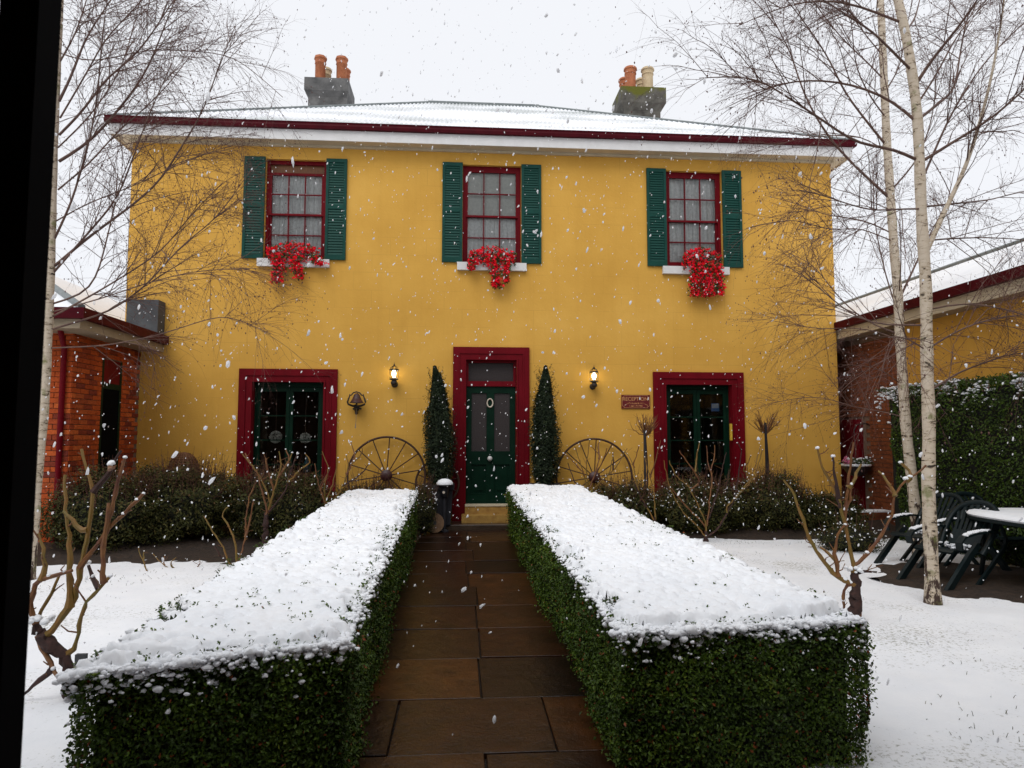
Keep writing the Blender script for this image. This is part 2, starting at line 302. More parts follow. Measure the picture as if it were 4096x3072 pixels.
def m_bark():
    m, nt, b = new_mat('birch_bark'); tc = N(nt, 'ShaderNodeTexCoord')
    mp = N(nt, 'ShaderNodeMapping', Scale=(4, 4, 11)); nt.links.new(tc.outputs['Object'], mp.inputs[0])
    n1 = N(nt, 'ShaderNodeTexNoise', Scale=2.2, Detail=7.0, Roughness=0.72, Distortion=0.6); nt.links.new(mp.outputs[0], n1.inputs['Vector'])
    n2 = N(nt, 'ShaderNodeTexNoise', Scale=7.0, Detail=5.0); nt.links.new(tc.outputs['Object'], n2.inputs['Vector'])
    r = ramp(nt, [(0.385, (0.030, 0.018, 0.012)), (0.415, (0.36, 0.28, 0.19)), (0.47, (0.54, 0.45, 0.34)), (0.75, (0.64, 0.56, 0.46))], n1.outputs[0])
    mp3 = N(nt, 'ShaderNodeMapping', Scale=(9, 9, 2.6)); nt.links.new(tc.outputs['Object'], mp3.inputs[0])
    n3 = N(nt, 'ShaderNodeTexNoise', Scale=1.5, Detail=7.0, Roughness=0.7); nt.links.new(mp3.outputs[0], n3.inputs['Vector'])
    sp = N(nt, 'ShaderNodeSeparateXYZ'); nt.links.new(tc.outputs['Object'], sp.inputs[0])
    mr = N(nt, 'ShaderNodeMapRange'); mr.inputs[1].default_value = 0.0; mr.inputs[2].default_value = 1.5; mr.inputs[3].default_value = 0.10; mr.inputs[4].default_value = -0.12; nt.links.new(sp.outputs[2], mr.inputs[0])
    ad = N(nt, 'ShaderNodeMath', operation='ADD'); nt.links.new(n3.outputs[0], ad.inputs[0]); nt.links.new(mr.outputs[0], ad.inputs[1])
    g = ramp(nt, [(0.56, (0, 0, 0)), (0.60, (1, 1, 1))], ad.outputs[0])
    mx = N(nt, 'ShaderNodeMix', data_type='RGBA'); nt.links.new(g.outputs[0], mx.inputs[0]); nt.links.new(r.outputs[0], mx.inputs[6]); mx.inputs[7].default_value = (0.045, 0.022, 0.014, 1)
    ly = ramp(nt, [(0.60, (0, 0, 0)), (0.70, (0.8, 0.8, 0.8))], n2.outputs[0])
    m2 = N(nt, 'ShaderNodeMix', data_type='RGBA'); nt.links.new(ly.outputs[0], m2.inputs[0]); nt.links.new(mx.outputs[2], m2.inputs[6]); m2.inputs[7].default_value = (0.16, 0.17, 0.05, 1)
    nt.links.new(m2.outputs[2], b.inputs['Base Color']); b.inputs['Roughness'].default_value = 0.75; bump(nt, b, n3.outputs[0], 0.6, 0.015); return m
M['bark'] = m_bark()
M['limb'] = noisy('birch_limb', (0.060, 0.024, 0.018), (0.16, 0.095, 0.070), 9, 0.7, bstr=0.3)
M['twig'] = noisy('birch_twig', (0.060, 0.020, 0.015), (0.11, 0.042, 0.030), 9, 0.7, bstr=0)
M['old_wood'] = noisy('dark_rose_wood', (0.018, 0.008, 0.007), (0.06, 0.024, 0.018), 22, 0.85, bstr=0.7, bdist=0.01)
M['cane'] = noisy('rose_cane', (0.12, 0.095, 0.010), (0.21, 0.090, 0.016), 9, 0.6, bstr=0.6, bdist=0.006)
M['cane_red'] = noisy('rose_cane_red', (0.085, 0.022, 0.010), (0.21, 0.090, 0.020), 11, 0.6, bstr=0.6, bdist=0.006)
M['leaf'] = by_tint('box_leaf', [(0.0, (0.014, 0.022, 0.002)), (0.45, (0.038, 0.074, 0.005)), (0.80, (0.075, 0.124, 0.008)), (0.95, (0.125, 0.160, 0.013)), (0.965, (0.16, 0.035, 0.008)), (1.0, (0.20, 0.05, 0.012))], 0.5, 0.25)
M['leaf_fresh'] = by_tint('box_leaf_fresh', [(0.0, (0.010, 0.022, 0.004)), (0.5, (0.026, 0.060, 0.009)), (1.0, (0.060, 0.10, 0.016))], 0.5, 0.25)
M['shrub'] = by_tint('shrub_leaf', [(0.0, (0.014, 0.015, 0.004)), (0.45, (0.042, 0.046, 0.009)), (0.68, (0.078, 0.072, 0.017)), (0.80, (0.10, 0.052, 0.021)), (1.0, (0.16, 0.085, 0.036))], 0.6, 0.2)
M['conifer'] = by_tint('conifer_leaf', [(0.0, (0.006, 0.011, 0.005)), (0.6, (0.016, 0.028, 0.013)), (1.0, (0.042, 0.058, 0.024))], 0.6, 0.2)
M['petal'] = by_tint('red_petal', [(0.0, (0.62, 0.003, 0.010)), (0.6, (0.88, 0.008, 0.022)), (1.0, (0.92, 0.03, 0.08))], 0.7, 0.08)
M['pink'] = noisy('pink_petal', (0.50, 0.10, 0.22), (0.65, 0.18, 0.30), 20, 0.7, bstr=0)
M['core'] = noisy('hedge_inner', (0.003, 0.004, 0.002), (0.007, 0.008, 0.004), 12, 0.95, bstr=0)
M['grass'] = by_tint('grass_blade', [(0.0, (0.02, 0.03, 0.008)), (0.6, (0.05, 0.06, 0.018)), (1.0, (0.12, 0.10, 0.04))], 0.6, 0.2)
m, nt, b = new_mat('lit_bulb'); b.inputs['Emission Color'].default_value = (1, 0.86, 0.50, 1); b.inputs['Emission Strength'].default_value = 14; b.inputs['Base Color'].default_value = (1, 0.9, 0.7, 1); M['bulb'] = m

# ------------------------------------------------------------------ generic geometry
def norm(a): return a/(np.linalg.norm(a, axis=-1, keepdims=True) + 1e-9)
def leaves(P, Nrm, size, aspect=0.5, fold=0.25, rng=RNG, jit=0.7):
    """rhombic folded leaves at P, facing roughly Nrm. returns V,F"""
    n = len(P); size = np.broadcast_to(size, (n,))[:, None]
    nn = norm(Nrm + rng.normal(0, jit, (n, 3))); t = norm(np.cross(nn, rng.normal(0, 1, (n, 3)))); w = np.cross(nn, t)
    a = P - t*size*0.5; c = P + t*size*0.5
    l = P + w*size*aspect*0.5 + nn*size*fold*0.5; r = P - w*size*aspect*0.5 + nn*size*fold*0.5
    V = np.stack([a, l, c, r], 1).reshape(-1, 3); i = np.arange(n)[:, None]*4
    F = np.concatenate([i + np.array([[0, 2, 1]]), i + np.array([[0, 3, 2]])], 1).reshape(-1, 3)
    return V, F
def ico(sub=1):
    import bmesh
    bm = bmesh.new(); bmesh.ops.create_icosphere(bm, subdivisions=sub, radius=1.0)
    v = np.array([x.co[:] for x in bm.verts]); f = np.array([[q.index for q in x.verts] for x in bm.faces]); bm.free(); return v, f
ICO1, ICO2 = ico(1), ico(2)
def blobs(P, R, src=None, squash=0.75, rough=0.18, rng=RNG):
    V0, F0 = src or ICO2; n = len(P); k = len(V0)
    sc = np.stack([rng.uniform(.8, 1.25, n), rng.uniform(.8, 1.25, n), rng.uniform(.85, 1.1, n)*squash], 1)
    V = V0[None]*sc[:, None]*np.broadcast_to(R, (n,))[:, None, None]*(1 + rng.normal(0, rough, (n, k, 1)))
    V = (V + P[:, None]).reshape(-1, 3); F = (F0[None] + (np.arange(n)*k)[:, None, None]).reshape(-1, 3); return V, F
def tubes(P, R, k=3):
    """P (T,n,3) R (T,n)"""
    T, n, _ = P.shape; tg = norm(np.gradient(P, axis=1)); ref = np.array([0.37, 0.61, 0.70])
    A = norm(np.cross(tg, ref)); B = np.cross(tg, A); an = np.arange(k)*2*math.pi/k
    V = P[:, :, None] + R[:, :, None, None]*(A[:, :, None]*np.cos(an)[None, None, :, None] + B[:, :, None]*np.sin(an)[None, None, :, None])
    idx = np.arange(T*n*k).reshape(T, n, k); a = idx[:, :-1]; b_ = idx[:, 1:]
    F = np.stack([a, np.roll(a, -1, 2), np.roll(b_, -1, 2), b_], -1).reshape(-1, 4); return V.reshape(-1, 3), F
def join(parts):
    V = []; F = []; o = 0
    for v, f in parts: V.append(v); F.append(f + o); o += len(v)
    return np.concatenate(V), np.concatenate(F)
def hash2(ix, iy, s):
    h = np.sin(ix*127.1 + iy*311.7 + s*74.7)*43758.5453; return h - np.floor(h)
def worley(x, y, cell, seed):
    X, Y = x/cell, y/cell; ix, iy = np.floor(X), np.floor(Y); d = np.full(x.shape, 9.0)
    for dx in (-1, 0, 1):
        for dy in (-1, 0, 1):
            px = ix+dx+hash2(ix+dx, iy+dy, seed); py = iy+dy+hash2(ix+dx, iy+dy, seed+3.3); d = np.minimum(d, (px-X)**2 + (py-Y)**2)
    return np.sqrt(d)*cell
def vnoise(x, y, cell, seed):
    X, Y = x/cell, y/cell; ix, iy = np.floor(X), np.floor(Y); fx, fy = X-ix, Y-iy; fx = fx*fx*(3-2*fx); fy = fy*fy*(3-2*fy)
    return (hash2(ix, iy, seed)*(1-fx)+hash2(ix+1, iy, seed)*fx)*(1-fy) + (hash2(ix, iy+1, seed)*(1-fx)+hash2(ix+1, iy+1, seed)*fx)*fy

# ------------------------------------------------------------------ ground, beds, path
def ground():
    xs = np.unique(np.concatenate([np.linspace(-300, -10, 12), np.arange(-10, 10.01, 0.07), np.linspace(10, 300, 12)]))
    ys = np.unique(np.concatenate([np.linspace(-300, -13, 10), np.arange(-13, 0.5, 0.07), np.linspace(0.5, 400, 14)]))
    X, Y = np.meshgrid(xs, ys, indexing='ij')
    Z = 0.025*(vnoise(X, Y, 0.9, 1)-.5) + 0.018*(vnoise(X, Y, 0.27, 2)-.5) + 0.010*(vnoise(X, Y, 0.1, 5)-.5)
    Z = np.where((abs(X) < 10) & (Y > -13) & (Y < .5), Z, 0)
    path = (X > -0.95) & (X < 1.15); Z = np.where(path, -0.05, Z)
    n, m_ = X.shape; idx = np.arange(n*m_).reshape(n, m_)
    F = np.stack([idx[:-1, :-1], idx[1:, :-1], idx[1:, 1:], idx[:-1, 1:]], -1).reshape(-1, 4)
    o = structure('ground', mesh_np('ground', np.stack([X, Y, Z], -1).reshape(-1, 3), F, True), M['lawn'])
ground()
def bed(name, poly_fn, x0, x1, y0, y1, step=0.09):
    xs = np.arange(x0, x1, step); ys = np.arange(y0, y1, step); X, Y = np.meshgrid(xs, ys, indexing='ij'); Z = poly_fn(X, Y)
    Z = Z + 0.03*(vnoise(X, Y, 0.2, 8)-.3) + 0.015*vnoise(X, Y, 0.09, 9); n, m_ = X.shape; idx = np.arange(n*m_).reshape(n, m_)
    F = np.stack([idx[:-1, :-1], idx[1:, :-1], idx[1:, 1:], idx[:-1, 1:]], -1).reshape(-1, 4)
    return structure(name, mesh_np(name, np.stack([X, Y, Z], -1).reshape(-1, 3), F, True), M['soil'])
bed('garden_bed', lambda X, Y: -0.05 + 0.30*np.clip((Y+3.55+0.15*np.sin(X*2.1))/3.0, 0, 0.9), -9.0, -0.95, -3.7, -0.01)
bed('garden_bed', lambda X, Y: -0.05 + 0.30*np.clip((Y+1.95+0.12*np.sin(X*2.7))/1.4, 0, 0.9), 1.3, 7.4, -2.1, -0.01)
bed('soil_patch', lambda X, Y: 0.03 - 0.10*np.clip((((X-6.0-.15*np.sin(Y*3))/1.05)**2 + ((Y+5.15)/1.15)**2) + .7*(vnoise(X, Y, .45, 51)-.5) + .5*(vnoise(X, Y, .16, 52)-.5) - .75, 0, 1), 4.7, 7.4, -6.5, -3.4)
pm = MB().box(-1.0, 1.2, -10.8, -0.1, -0.06, 0.0)
path = structure('path', pm, M['soil'])
rows = [-11.25, -10.5, -9.74, -8.99, -8.25, -7.48, -6.71, -5.94, -5.11, -4.36, -3.56, -2.70, -1.95, -1.38, -0.62]
for i in range(len(rows)-1):
    y0, y1 = rows[i]+0.005, rows[i+1]-0.005
    xl, xr = -0.66, 0.92
    if i == 3: cuts = [xl, -0.36, 0.50, xr]
    else: cuts = [xl, 0.12 + random.uniform(-.07, .07), xr]
    for a, b_ in zip(cuts[:-1], cuts[1:]):
        cx, cy = (a+b_)/2, (y0+y1)/2
        mb = MB().cbox(a+0.005-cx, b_-0.005-cx, y0-cy, y1-cy, -0.045, 0.0, 0.003)
        obj('flagstone', mb, M['flag'], path, loc=(cx, cy, 0.030+random.uniform(-.006, .006)), rot=(random.uniform(-.006, .006), random.uniform(-.006, .006), random.uniform(-.008, .008)))

# ------------------------------------------------------------------ the yellow house
HX0, HX1, HD, HZ = -5.96, 7.13, 10.2, 6.99
house = thing('yellow_house', 'two storey ochre rendered house with green shutters and maroon doorway', 'house', (0.58, 0, 0))
UPW = [(-3.05, 0.16), (0.544, 0.0), (4.40, 0.0)]; UW = 1.09; UZ0, UZ1 = 4.832, 6.70
LOW = [(-3.085, 1.25), (4.41, 1.25)]; LZ0, LZ1 = 0.45, 2.61
DX0, DX1, DZ0, DZ1 = 0.075, 1.0, 0.12, 3.03
holes = [(c-UW/2, c+UW/2, UZ0, UZ1) for c, _ in UPW] + [(c-w/2, c+w/2, LZ0, LZ1) for c, w in LOW] + [(DX0, DX1, 0.0, DZ1)]
def wall_with_holes(x0, x1, z0, z1, y0, y1, holes):
    xs = sorted({x0, x1, *[h[0] for h in holes], *[h[1] for h in holes]}); zs = sorted({z0, z1, *[h[2] for h in holes], *[h[3] for h in holes]})
    mb = MB()
    for a, b_ in zip(xs[:-1], xs[1:]):
        z = z0; run = None
        cells = []
        for c, d in zip(zs[:-1], zs[1:]):
            mx, mz = (a+b_)/2, (c+d)/2
            if not any(h[0] < mx < h[1] and h[2] < mz < h[3] for h in holes): cells.append((c, d))
        for c, d in cells:
            mb.add([(a, y0, c), (b_, y0, c), (b_, y0, d), (a, y0, d)], [(0, 1, 2, 3)])
    for h in holes:
        mb.add([(h[0], y0, h[2]), (h[0], y1, h[2]), (h[0], y1, h[3]), (h[0], y0, h[3])], [(0, 1, 2, 3)])
        mb.add([(h[1], y0, h[2]), (h[1], y1, h[2]), (h[1], y1, h[3]), (h[1], y0, h[3])], [(3, 2, 1, 0)])
        mb.add([(h[0], y0, h[3]), (h[1], y0, h[3]), (h[1], y1, h[3]), (h[0], y1, h[3])], [(0, 3, 2, 1)])
        if h[2] > 0: mb.add([(h[0], y0, h[2]), (h[1], y0, h[2]), (h[1], y1, h[2]), (h[0], y1, h[2])], [(0, 1, 2, 3)])
    mb.add([(x0, y0, z0), (x0, HD, z0), (x0, HD, z1), (x0, y0, z1), (x1, y0, z0), (x1, HD, z0), (x1, HD, z1), (x1, y0, z1)], [(0, 3, 2, 1), (4, 5, 6, 7), (1, 2, 6, 5)])
    return mb
obj('wall', wall_with_holes(HX0, HX1, -0.05, HZ, 0.0, 0.16, holes), M['ochre'], house)
# eaves: soffit, fascia, gutter as rings of four runs
def ring(mb, o0, o1, z0, z1):
    a = (HX0-o1, HX1+o1, -o1, HD+o1); i = (HX0-o0, HX1+o0, -o0, HD+o0)
    mb.box(a[0], a[1], a[2], i[2], z0, z1); mb.box(a[0], a[1], i[3], a[3], z0, z1); mb.box(a[0], i[0], i[2], i[3], z0, z1); mb.box(i[1], a[1], i[2], i[3], z0, z1); return mb
obj('soffit', ring(MB(), -0.002, 0.262, 6.972, 6.992), M['cream'], house)
obj('bed_mould', ring(MB(), 0.001, 0.045, 6.925, 6.971), M['cream'], house)
obj('fascia', ring(MB(), 0.263, 0.285, 6.955, 7.15), M['white'], house)
gp = [(0.287, 7.145), (0.345, 7.148), (0.352, 7.20), (0.342, 7.235), (0.356, 7.268), (0.345, 7.268), (0.33, 7.22), (0.287, 7.215)]
def gutter_ring(prof):
    mb = MB(); n = len(prof); vs = []
    for o, z in prof: vs += [(HX0-o, -o, z), (HX1+o, -o, z), (HX1+o, HD+o, z), (HX0-o, HD+o, z)]
    fs = []
    for k in range(n):
        q = (k+1) % n
        for i in range(4):
            j = (i+1) % 4; fs.append((k*4+i, k*4+j, q*4+j, q*4+i))
    return mb.add(vs, fs)
obj('gutter', gutter_ring(gp), M['gutter'], house)
# corrugated hipped roof
EZ, RZ, RY, RX0, RX1, OV = 7.262, 10.40, 5.10, -0.92, 2.00, 0.30
ex0, ex1, ey0, ey1 = HX0-OV, HX1+OV, -OV, HD+OV
def slope_sheet(side, pitch=0.09, amp=0.016, per=6):
    """corrugated sheet of one slope; columns run from eave to hip or ridge"""
    if side in 'fb': lo, hi, a, b_ = ex0, ex1, RX0, RX1
    else: lo, hi, a, b_ = ey0, ey1, RY, RY
    s = np.arange(lo, hi+1e-6, pitch/per)
    def topfrac(q): return np.where(q < a, (q-lo)/(a-lo), np.where(q > b_, (hi-q)/(hi-b_), 1.0))
    tf = np.clip(topfrac(s), 0.0, 1); rowsn = 14; t = np.linspace(0, 1, rowsn)[None]*tf[:, None]
    w = amp*np.cos(2*math.pi*s/pitch)[:, None]
    z = EZ + (RZ-EZ)*t + w
    if side == 'f': X = np.broadcast_to(s[:, None], t.shape); Y = ey0 + (RY-ey0)*t
    elif side == 'b': X = np.broadcast_to(s[:, None], t.shape); Y = ey1 + (RY-ey1)*t
    elif side == 'l': Y = np.broadcast_to(s[:, None], t.shape); X = ex0 + (RX0-ex0)*t
    else: Y = np.broadcast_to(s[:, None], t.shape); X = ex1 + (RX1-ex1)*t
    V = np.stack([X, Y, z], -1).reshape(-1, 3); idx = np.arange(len(s)*rowsn).reshape(len(s), rowsn)
    F = np.stack([idx[:-1, :-1], idx[1:, :-1], idx[1:, 1:], idx[:-1, 1:]], -1).reshape(-1, 4)
    return mesh_np('corrugated_sheet', V, F, True)
roof = obj('roof', MB().box(RX0, RX1, RY-0.06, RY+0.06, RZ-0.05, RZ+0.035), M['ridge'], house)
for sd_ in 'flrb': obj('corrugated_sheet', slope_sheet(sd_), M['roof'], roof)
for c, r in (((ex0, ey0), (RX0, RY)), ((ex1, ey0), (RX1, RY)), ((ex0, ey1), (RX0, RY)), ((ex1, ey1), (RX1, RY))):
    obj('hip_cap', MB().tube([(c[0], c[1], EZ+0.0), (r[0], r[1], RZ+0.0)], 0.045, 8), M['ridge'], roof)
# chimneys
def pot(cx, cy, z0, h, r, mat, ch, n=12):
    mb = MB().lathe([(r, z0-0.02), (r, z0+h*.70), (r*1.12, z0+h*.72), (r*1.10, z0+h*.76), (r*1.04, z0+h*.78), (r*1.10, z0+h*.88), (r*1.26, z0+h*.90), (r*1.2, z0+h*.97), (r*1.08, z0+h), (r*0.8, z0+h), (r*0.78, z0+h*.6)], (cx, cy, 0), n)
    obj('chimney_pot', mb, mat, ch, smooth=True)
def chimney(x0, x1, xc0, xc1, y0, y1, zk0, zk1, zt, mat, zbase):
    mb = MB().box(x0, x1, y0+.08, y1-.08, zbase, zk0); mb.frustum((x0-.001, x1+.001, y0+.079, y1-.079, zk0), (xc0, xc1, y0, y1, zk1)); mb.box(xc0, xc1, y0, y1, zk1, zt)
    return obj('chimney', mb, mat, house)
c1 = chimney(-3.80, -2.875, -3.885, -2.822, 4.0, 5.0, 9.95, 10.08, 10.40, M['grey_render'], 7.6)
for px, py, mm in ((-3.55, 4.22, 'terracotta'), (-3.03, 4.22, 'terracotta'), (-3.53, 4.78, 'buff'), (-3.05, 4.78, 'terracotta')): pot(px, py, 10.38, 0.66, 0.128, M[mm], c1, 8 if mm == 'terracotta' else 14)
c2 = chimney(4.06, 5.0, 3.97, 5.13, 4.0, 5.0, 9.88, 10.07, 10.48, M['mossy'], 7.6)
for px, py, mm in ((4.27, 4.22, 'terracotta'), (4.72, 4.22, 'buff'), (4.26, 4.78, 'terracotta'), (4.71, 4.78, 'buff')): pot(px, py, 10.46, 0.62, 0.138, M[mm], c2, 14)

# upstairs sash windows
def bar(parent, name, x0, x1, y0, y1, z0, z1, mat): return obj(name, MB().box(x0, x1, y0, y1, z0, z1), mat, parent)
slat_me = None
def shutter(cx, w, z0, z1, parent):
    global slat_me
    s = obj('shutter', MB().box(cx-w/2, cx-w/2+.05, -.045, -.006, z0, z1).box(cx+w/2-.05, cx+w/2, -.045, -.006, z0, z1)
            .box(cx-w/2+.05, cx+w/2-.05, -.044, -.007, z0, z0+.09).box(cx-w/2+.05, cx+w/2-.05, -.044, -.007, z1-.07, z1)
            .box(cx-w/2+.05, cx+w/2-.05, -.044, -.007, (z0+z1)/2+.0, (z0+z1)/2+.08).box(cx-w/2+.05, cx+w/2-.05, -.012, -.008, z0+.09, z1-.07), M['green'], parent)
    if slat_me is None:
        a = w/2-.051; slat_me = MB().add([(-a, -.010, -.023), (a, -.010, -.023), (a, .004, .022), (-a, .004, .022), (-a, -.006, -.025), (a, -.006, -.025), (a, .008, .020), (-a, .008, .020)],
            [(0, 1, 2, 3), (7, 6, 5, 4), (0, 4, 5, 1), (2, 6, 7, 3)]).mesh('slat'); slat_me.materials.append(M['green'])
    for za, zb in ((z0+.09, (z0+z1)/2), ((z0+z1)/2+.08, z1-.07)):
        n = 17; d = (zb-za)/n
        for k in range(n): obj('slat', slat_me, None, s, loc=(cx, -0.030, za+d*(k+.5)))
def sash_window(c, drop):
    x0, x1 = c-UW/2, c+UW/2; z0, z1 = UZ0, UZ1; zm = (z0+z1)/2 - .02 - drop*.35; f = .055
    mb = MB().box(x0, x0+f, .075, .16, z0, z1).box(x1-f, x1, .075, .16, z0, z1).box(x0+f, x1-f, .076, .16, z1-.07, z1).box(x0+f, x1-f, .076, .16, z0, z0+.05)
    w = obj('window', mb, M['maroon'], house)
    a, b_ = x0+f, x1-f
    def sash(za, zb, y, top, bot):
        st = .04
        obj('sash', MB().box(a, a+st, y, y+.035, za, zb).box(b_-st, b_, y, y+.035, za, zb).box(a+st, b_-st, y+.001, y+.035, zb-top, zb).box(a+st, b_-st, y+.001, y+.035, za, za+bot), M['maroon'], w)
        ga, gb = a+st, b_-st; gz0, gz1 = za+bot, zb-top
        for k in (1, 2): bar(w, 'glazing_bar', ga+(gb-ga)*k/3-.010, ga+(gb-ga)*k/3+.010, y+.003, y+.030, gz0, gz1, M['maroon'])
        bar(w, 'glazing_bar', ga, gb, y+.005, y+.028, (gz0+gz1)/2-.010, (gz0+gz1)/2+.010, M['maroon'])
        for i in range(3):
            for j in range(2):
                p0, p1 = ga+(gb-ga)*i/3+.010, ga+(gb-ga)*(i+1)/3-.010; q0 = gz0+(gz1-gz0)*j/2+.010; q1 = gz0+(gz1-gz0)*(j+1)/2-.010
                t = random.uniform(-.002, .002)
                obj('pane', MB().add([(p0, y+.016+t, q0), (p1, y+.016-t, q0), (p1, y+.016-t, q1), (p0, y+.016+t, q1)], [(0, 1, 2, 3)]), M['glass'], w)
    if drop: bar(w, 'blind_box', a, b_, .125, .155, z1-.07-drop, z1-.07, M['timber'])
    sash(zm-.02, z1-.07-drop, .078+.0, .045, .035); sash(z0+.05, zm+.02, .116, .035, .07)
    # lace curtain with soft folds
    xs = np.linspace(x0+.01, x1-.01, 90); ph = c*3
    yy = .182 + .012*np.sin(xs*70+ph) + .008*np.sin(xs*151+ph*2); V = np.concatenate([np.stack([xs, yy, np.full(90, z0)], 1), np.stack([xs, yy, np.full(90, z1)], 1)])
    i = np.arange(89); F = np.stack([i, i+1, i+91, i+90], 1); obj('curtain', mesh_np('curtain', V, F, True), M['lace'], w)
    if abs(c-.544) < .1: bar(w, 'roller_blind', x0+.02, x1-.02, .161, .165, zm, z1-.01, M['paper'])
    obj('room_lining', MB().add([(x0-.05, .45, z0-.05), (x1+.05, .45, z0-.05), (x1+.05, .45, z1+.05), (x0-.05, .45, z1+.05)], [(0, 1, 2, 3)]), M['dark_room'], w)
    obj('sill', MB().box(c-.64, c+.64, -.075, .10, 4.684, 4.829), M['white'], w)
    for sgn in (-1, 1): shutter(c + sgn*(UW/2 + .190), .374, 4.832, 6.721, w if False else house)
for c, d in UPW: sash_window(c, d)
# ground floor french windows
def moulding(mb, x0, x1, zt, zb, w, y):      # stepped architrave: two jambs and head
    for a, b_, yy in ((0, .42, -.050), (.42, .52, -.058), (.52, .90, -.040), (.90, 1.0, -.062)):
        mb.box(x0+w*a, x0+w*b_, yy, y, zb, zt-w*a); mb.box(x1-w*b_, x1-w*a, yy, y, zb, zt-w*a); mb.box(x0+w*b_, x1-w*b_, yy+.0005, y, zt-w*b_, zt-w*a)
    return mb
def french(c, w, left):
    x0, x1 = c-w/2, c+w/2
    win = obj('french_window', moulding(MB(), c-.862, c+.862, 2.83, .30, .235, 0.10), M['maroon'], house)
    f = .042; g = M['door_green']
    obj('jamb_lining', MB().box(x0+.0005, x0+.011, -.03, .158, LZ0, LZ1-.0005).box(x1-.011, x1-.0005, -.03, .158, LZ0, LZ1-.0005).box(x0+.011, x1-.011, -.03, .158, LZ1-.012, LZ1-.0005), M['maroon'], win)
    obj('frame', MB().box(x0+.01, x0+.01+f, .09, .15, LZ0, LZ1-.02).box(x1-.01-f, x1-.01, .09, .15, LZ0, LZ1-.02).box(x0+.052, x1-.052, .091, .15, LZ1-.09, LZ1-.02), g, win)
    for sgn in (-1, 1):
        a, b_ = (x0+.055, c-.003) if sgn < 0 else (c+.003, x1-.055); st = .06
        obj('casement', MB().box(a, a+st, .095, .14, LZ0+.01, LZ1-.10).box(b_-st, b_, .095, .14, LZ0+.01, LZ1-.10).box(a+st, b_-st, .096, .14, LZ1-.18, LZ1-.10).box(a+st, b_-st, .096, .14, LZ0+.01, LZ0+.24), g, win)
        zs = [LZ0+.24, LZ1-.18]; k = 4
        for q in range(1, k):
            z = zs[0]+(zs[1]-zs[0])*q/k; bar(win, 'glazing_bar', a+st, b_-st, .104, .130, z-.010, z+.010, g)
        for q in range(k):
            za = zs[0]+(zs[1]-zs[0])*q/k; zb = zs[0]+(zs[1]-zs[0])*(q+1)/k; t = random.uniform(-.004, .004)
            obj('pane', MB().add([(a+st, .117+t, za+.01), (b_-st, .117-t, za+.01), (b_-st, .117-t, zb-.01), (a+st, .117+t, zb-.01)], [(0, 1, 2, 3)]), M['glass'], win)
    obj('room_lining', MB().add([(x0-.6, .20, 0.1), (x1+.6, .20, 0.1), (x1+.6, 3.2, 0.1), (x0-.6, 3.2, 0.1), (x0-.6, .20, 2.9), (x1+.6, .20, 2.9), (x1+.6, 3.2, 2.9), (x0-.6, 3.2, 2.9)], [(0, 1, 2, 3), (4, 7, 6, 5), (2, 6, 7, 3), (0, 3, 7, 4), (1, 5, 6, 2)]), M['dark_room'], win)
    if left: bar(win, 'window_seat', x0+.02, x1-.02, .25, .65, .86, .97, M['timber'])
    obj('sill', MB().box(c-.66, c+.66, -.09, .10, LZ0-.10, LZ0-.002), M['stone_step'], win)
    return win
french(LOW[0][0], LOW[0][1], True); fw = french(LOW[1][0], LOW[1][1], False)
hp = Py(2922, 1695, -.07); hq = Py(2922, 1762, -.07)
obj('push_handle', MB().box(hp[0]-.020, hp[0]+.020, -.100, -.063, hq[2], hp[2]), M['brass'], fw)
# front door
dsur = obj('door_surround', moulding(MB(), -.157, 1.24, 3.26, .12, .235, 0.14), M['maroon'], house)
obj('jamb_lining', MB().box(DX0+.0005, DX0+.011, -.03, .158, .12, DZ1-.0005).box(DX1-.011, DX1-.0005, -.03, .158, .12, DZ1-.0005).box(DX0+.011, DX1-.011, -.03, .158, DZ1-.012, DZ1-.0005), M['maroon'], dsur)
obj('transom_rail', MB().box(DX0+.012, DX1-.012, .03, .14, 2.545, 2.64).box(DX0+.012, DX0+.05, .05, .139, 2.64, DZ1-.013).box(DX1-.05, DX1-.012, .05, .139, 2.64, DZ1-.013).box(DX0+.05, DX1-.05, .05, .138, DZ1-.05, DZ1-.013), M['maroon'], dsur)
obj('transom_pane', MB().box(DX0+.05, DX1-.05, .10, .106, 2.64, DZ1-.05), M['etched'], dsur)
g = M['door_green']
door = obj('front_door', MB().box(DX0, .185, .060, .115, .42, 2.54).box(.885, DX1, .060, .115, .42, 2.54).box(.185, .885, .061, .115, 2.42, 2.54).box(.185, .885, .061, .115, .42, .60)
           .box(.185, .885, .061, .115, 1.12, 1.36).box(.46, .60, .0605, .115, .60, 1.12).box(.46, .60, .0605, .115, 1.36, 2.42), g, house)
for a, b_ in ((.185, .46), (.60, .885)):
    obj('glass_panel', MB().box(a, b_, .085, .092, 1.36, 2.42), M['etched'], door)
    obj('lower_panel', MB().box(a, b_, .088, .094, .60, 1.12).box(a+.05, b_-.05, .074, .088, .65, 1.07), g, door)
kc = Py(1959, 1834, .04); obj('door_knob', MB().lathe([(.015, .06), (.018, .035), (.044, .02), (.046, .0), (.03, -.02), (.008, -.027)], (kc[0], 0.0, kc[2]), 16, 'y'), M['porcelain'], door, smooth=True)
kc = Py(1960, 1612, .04); rp = [(kc[0]+.052*math.cos(t), .045, kc[2]+.075*math.sin(t)) for t in np.linspace(0, 2*math.pi, 25)[:-1]]
obj('door_knocker', MB().tube(rp, .013, 8, True), M['bone'], door, smooth=True)
obj('doorstep', MB().box(DX0-.001, DX1+.001, -.14, .12, .25, .385), M['step_ochre'], house)
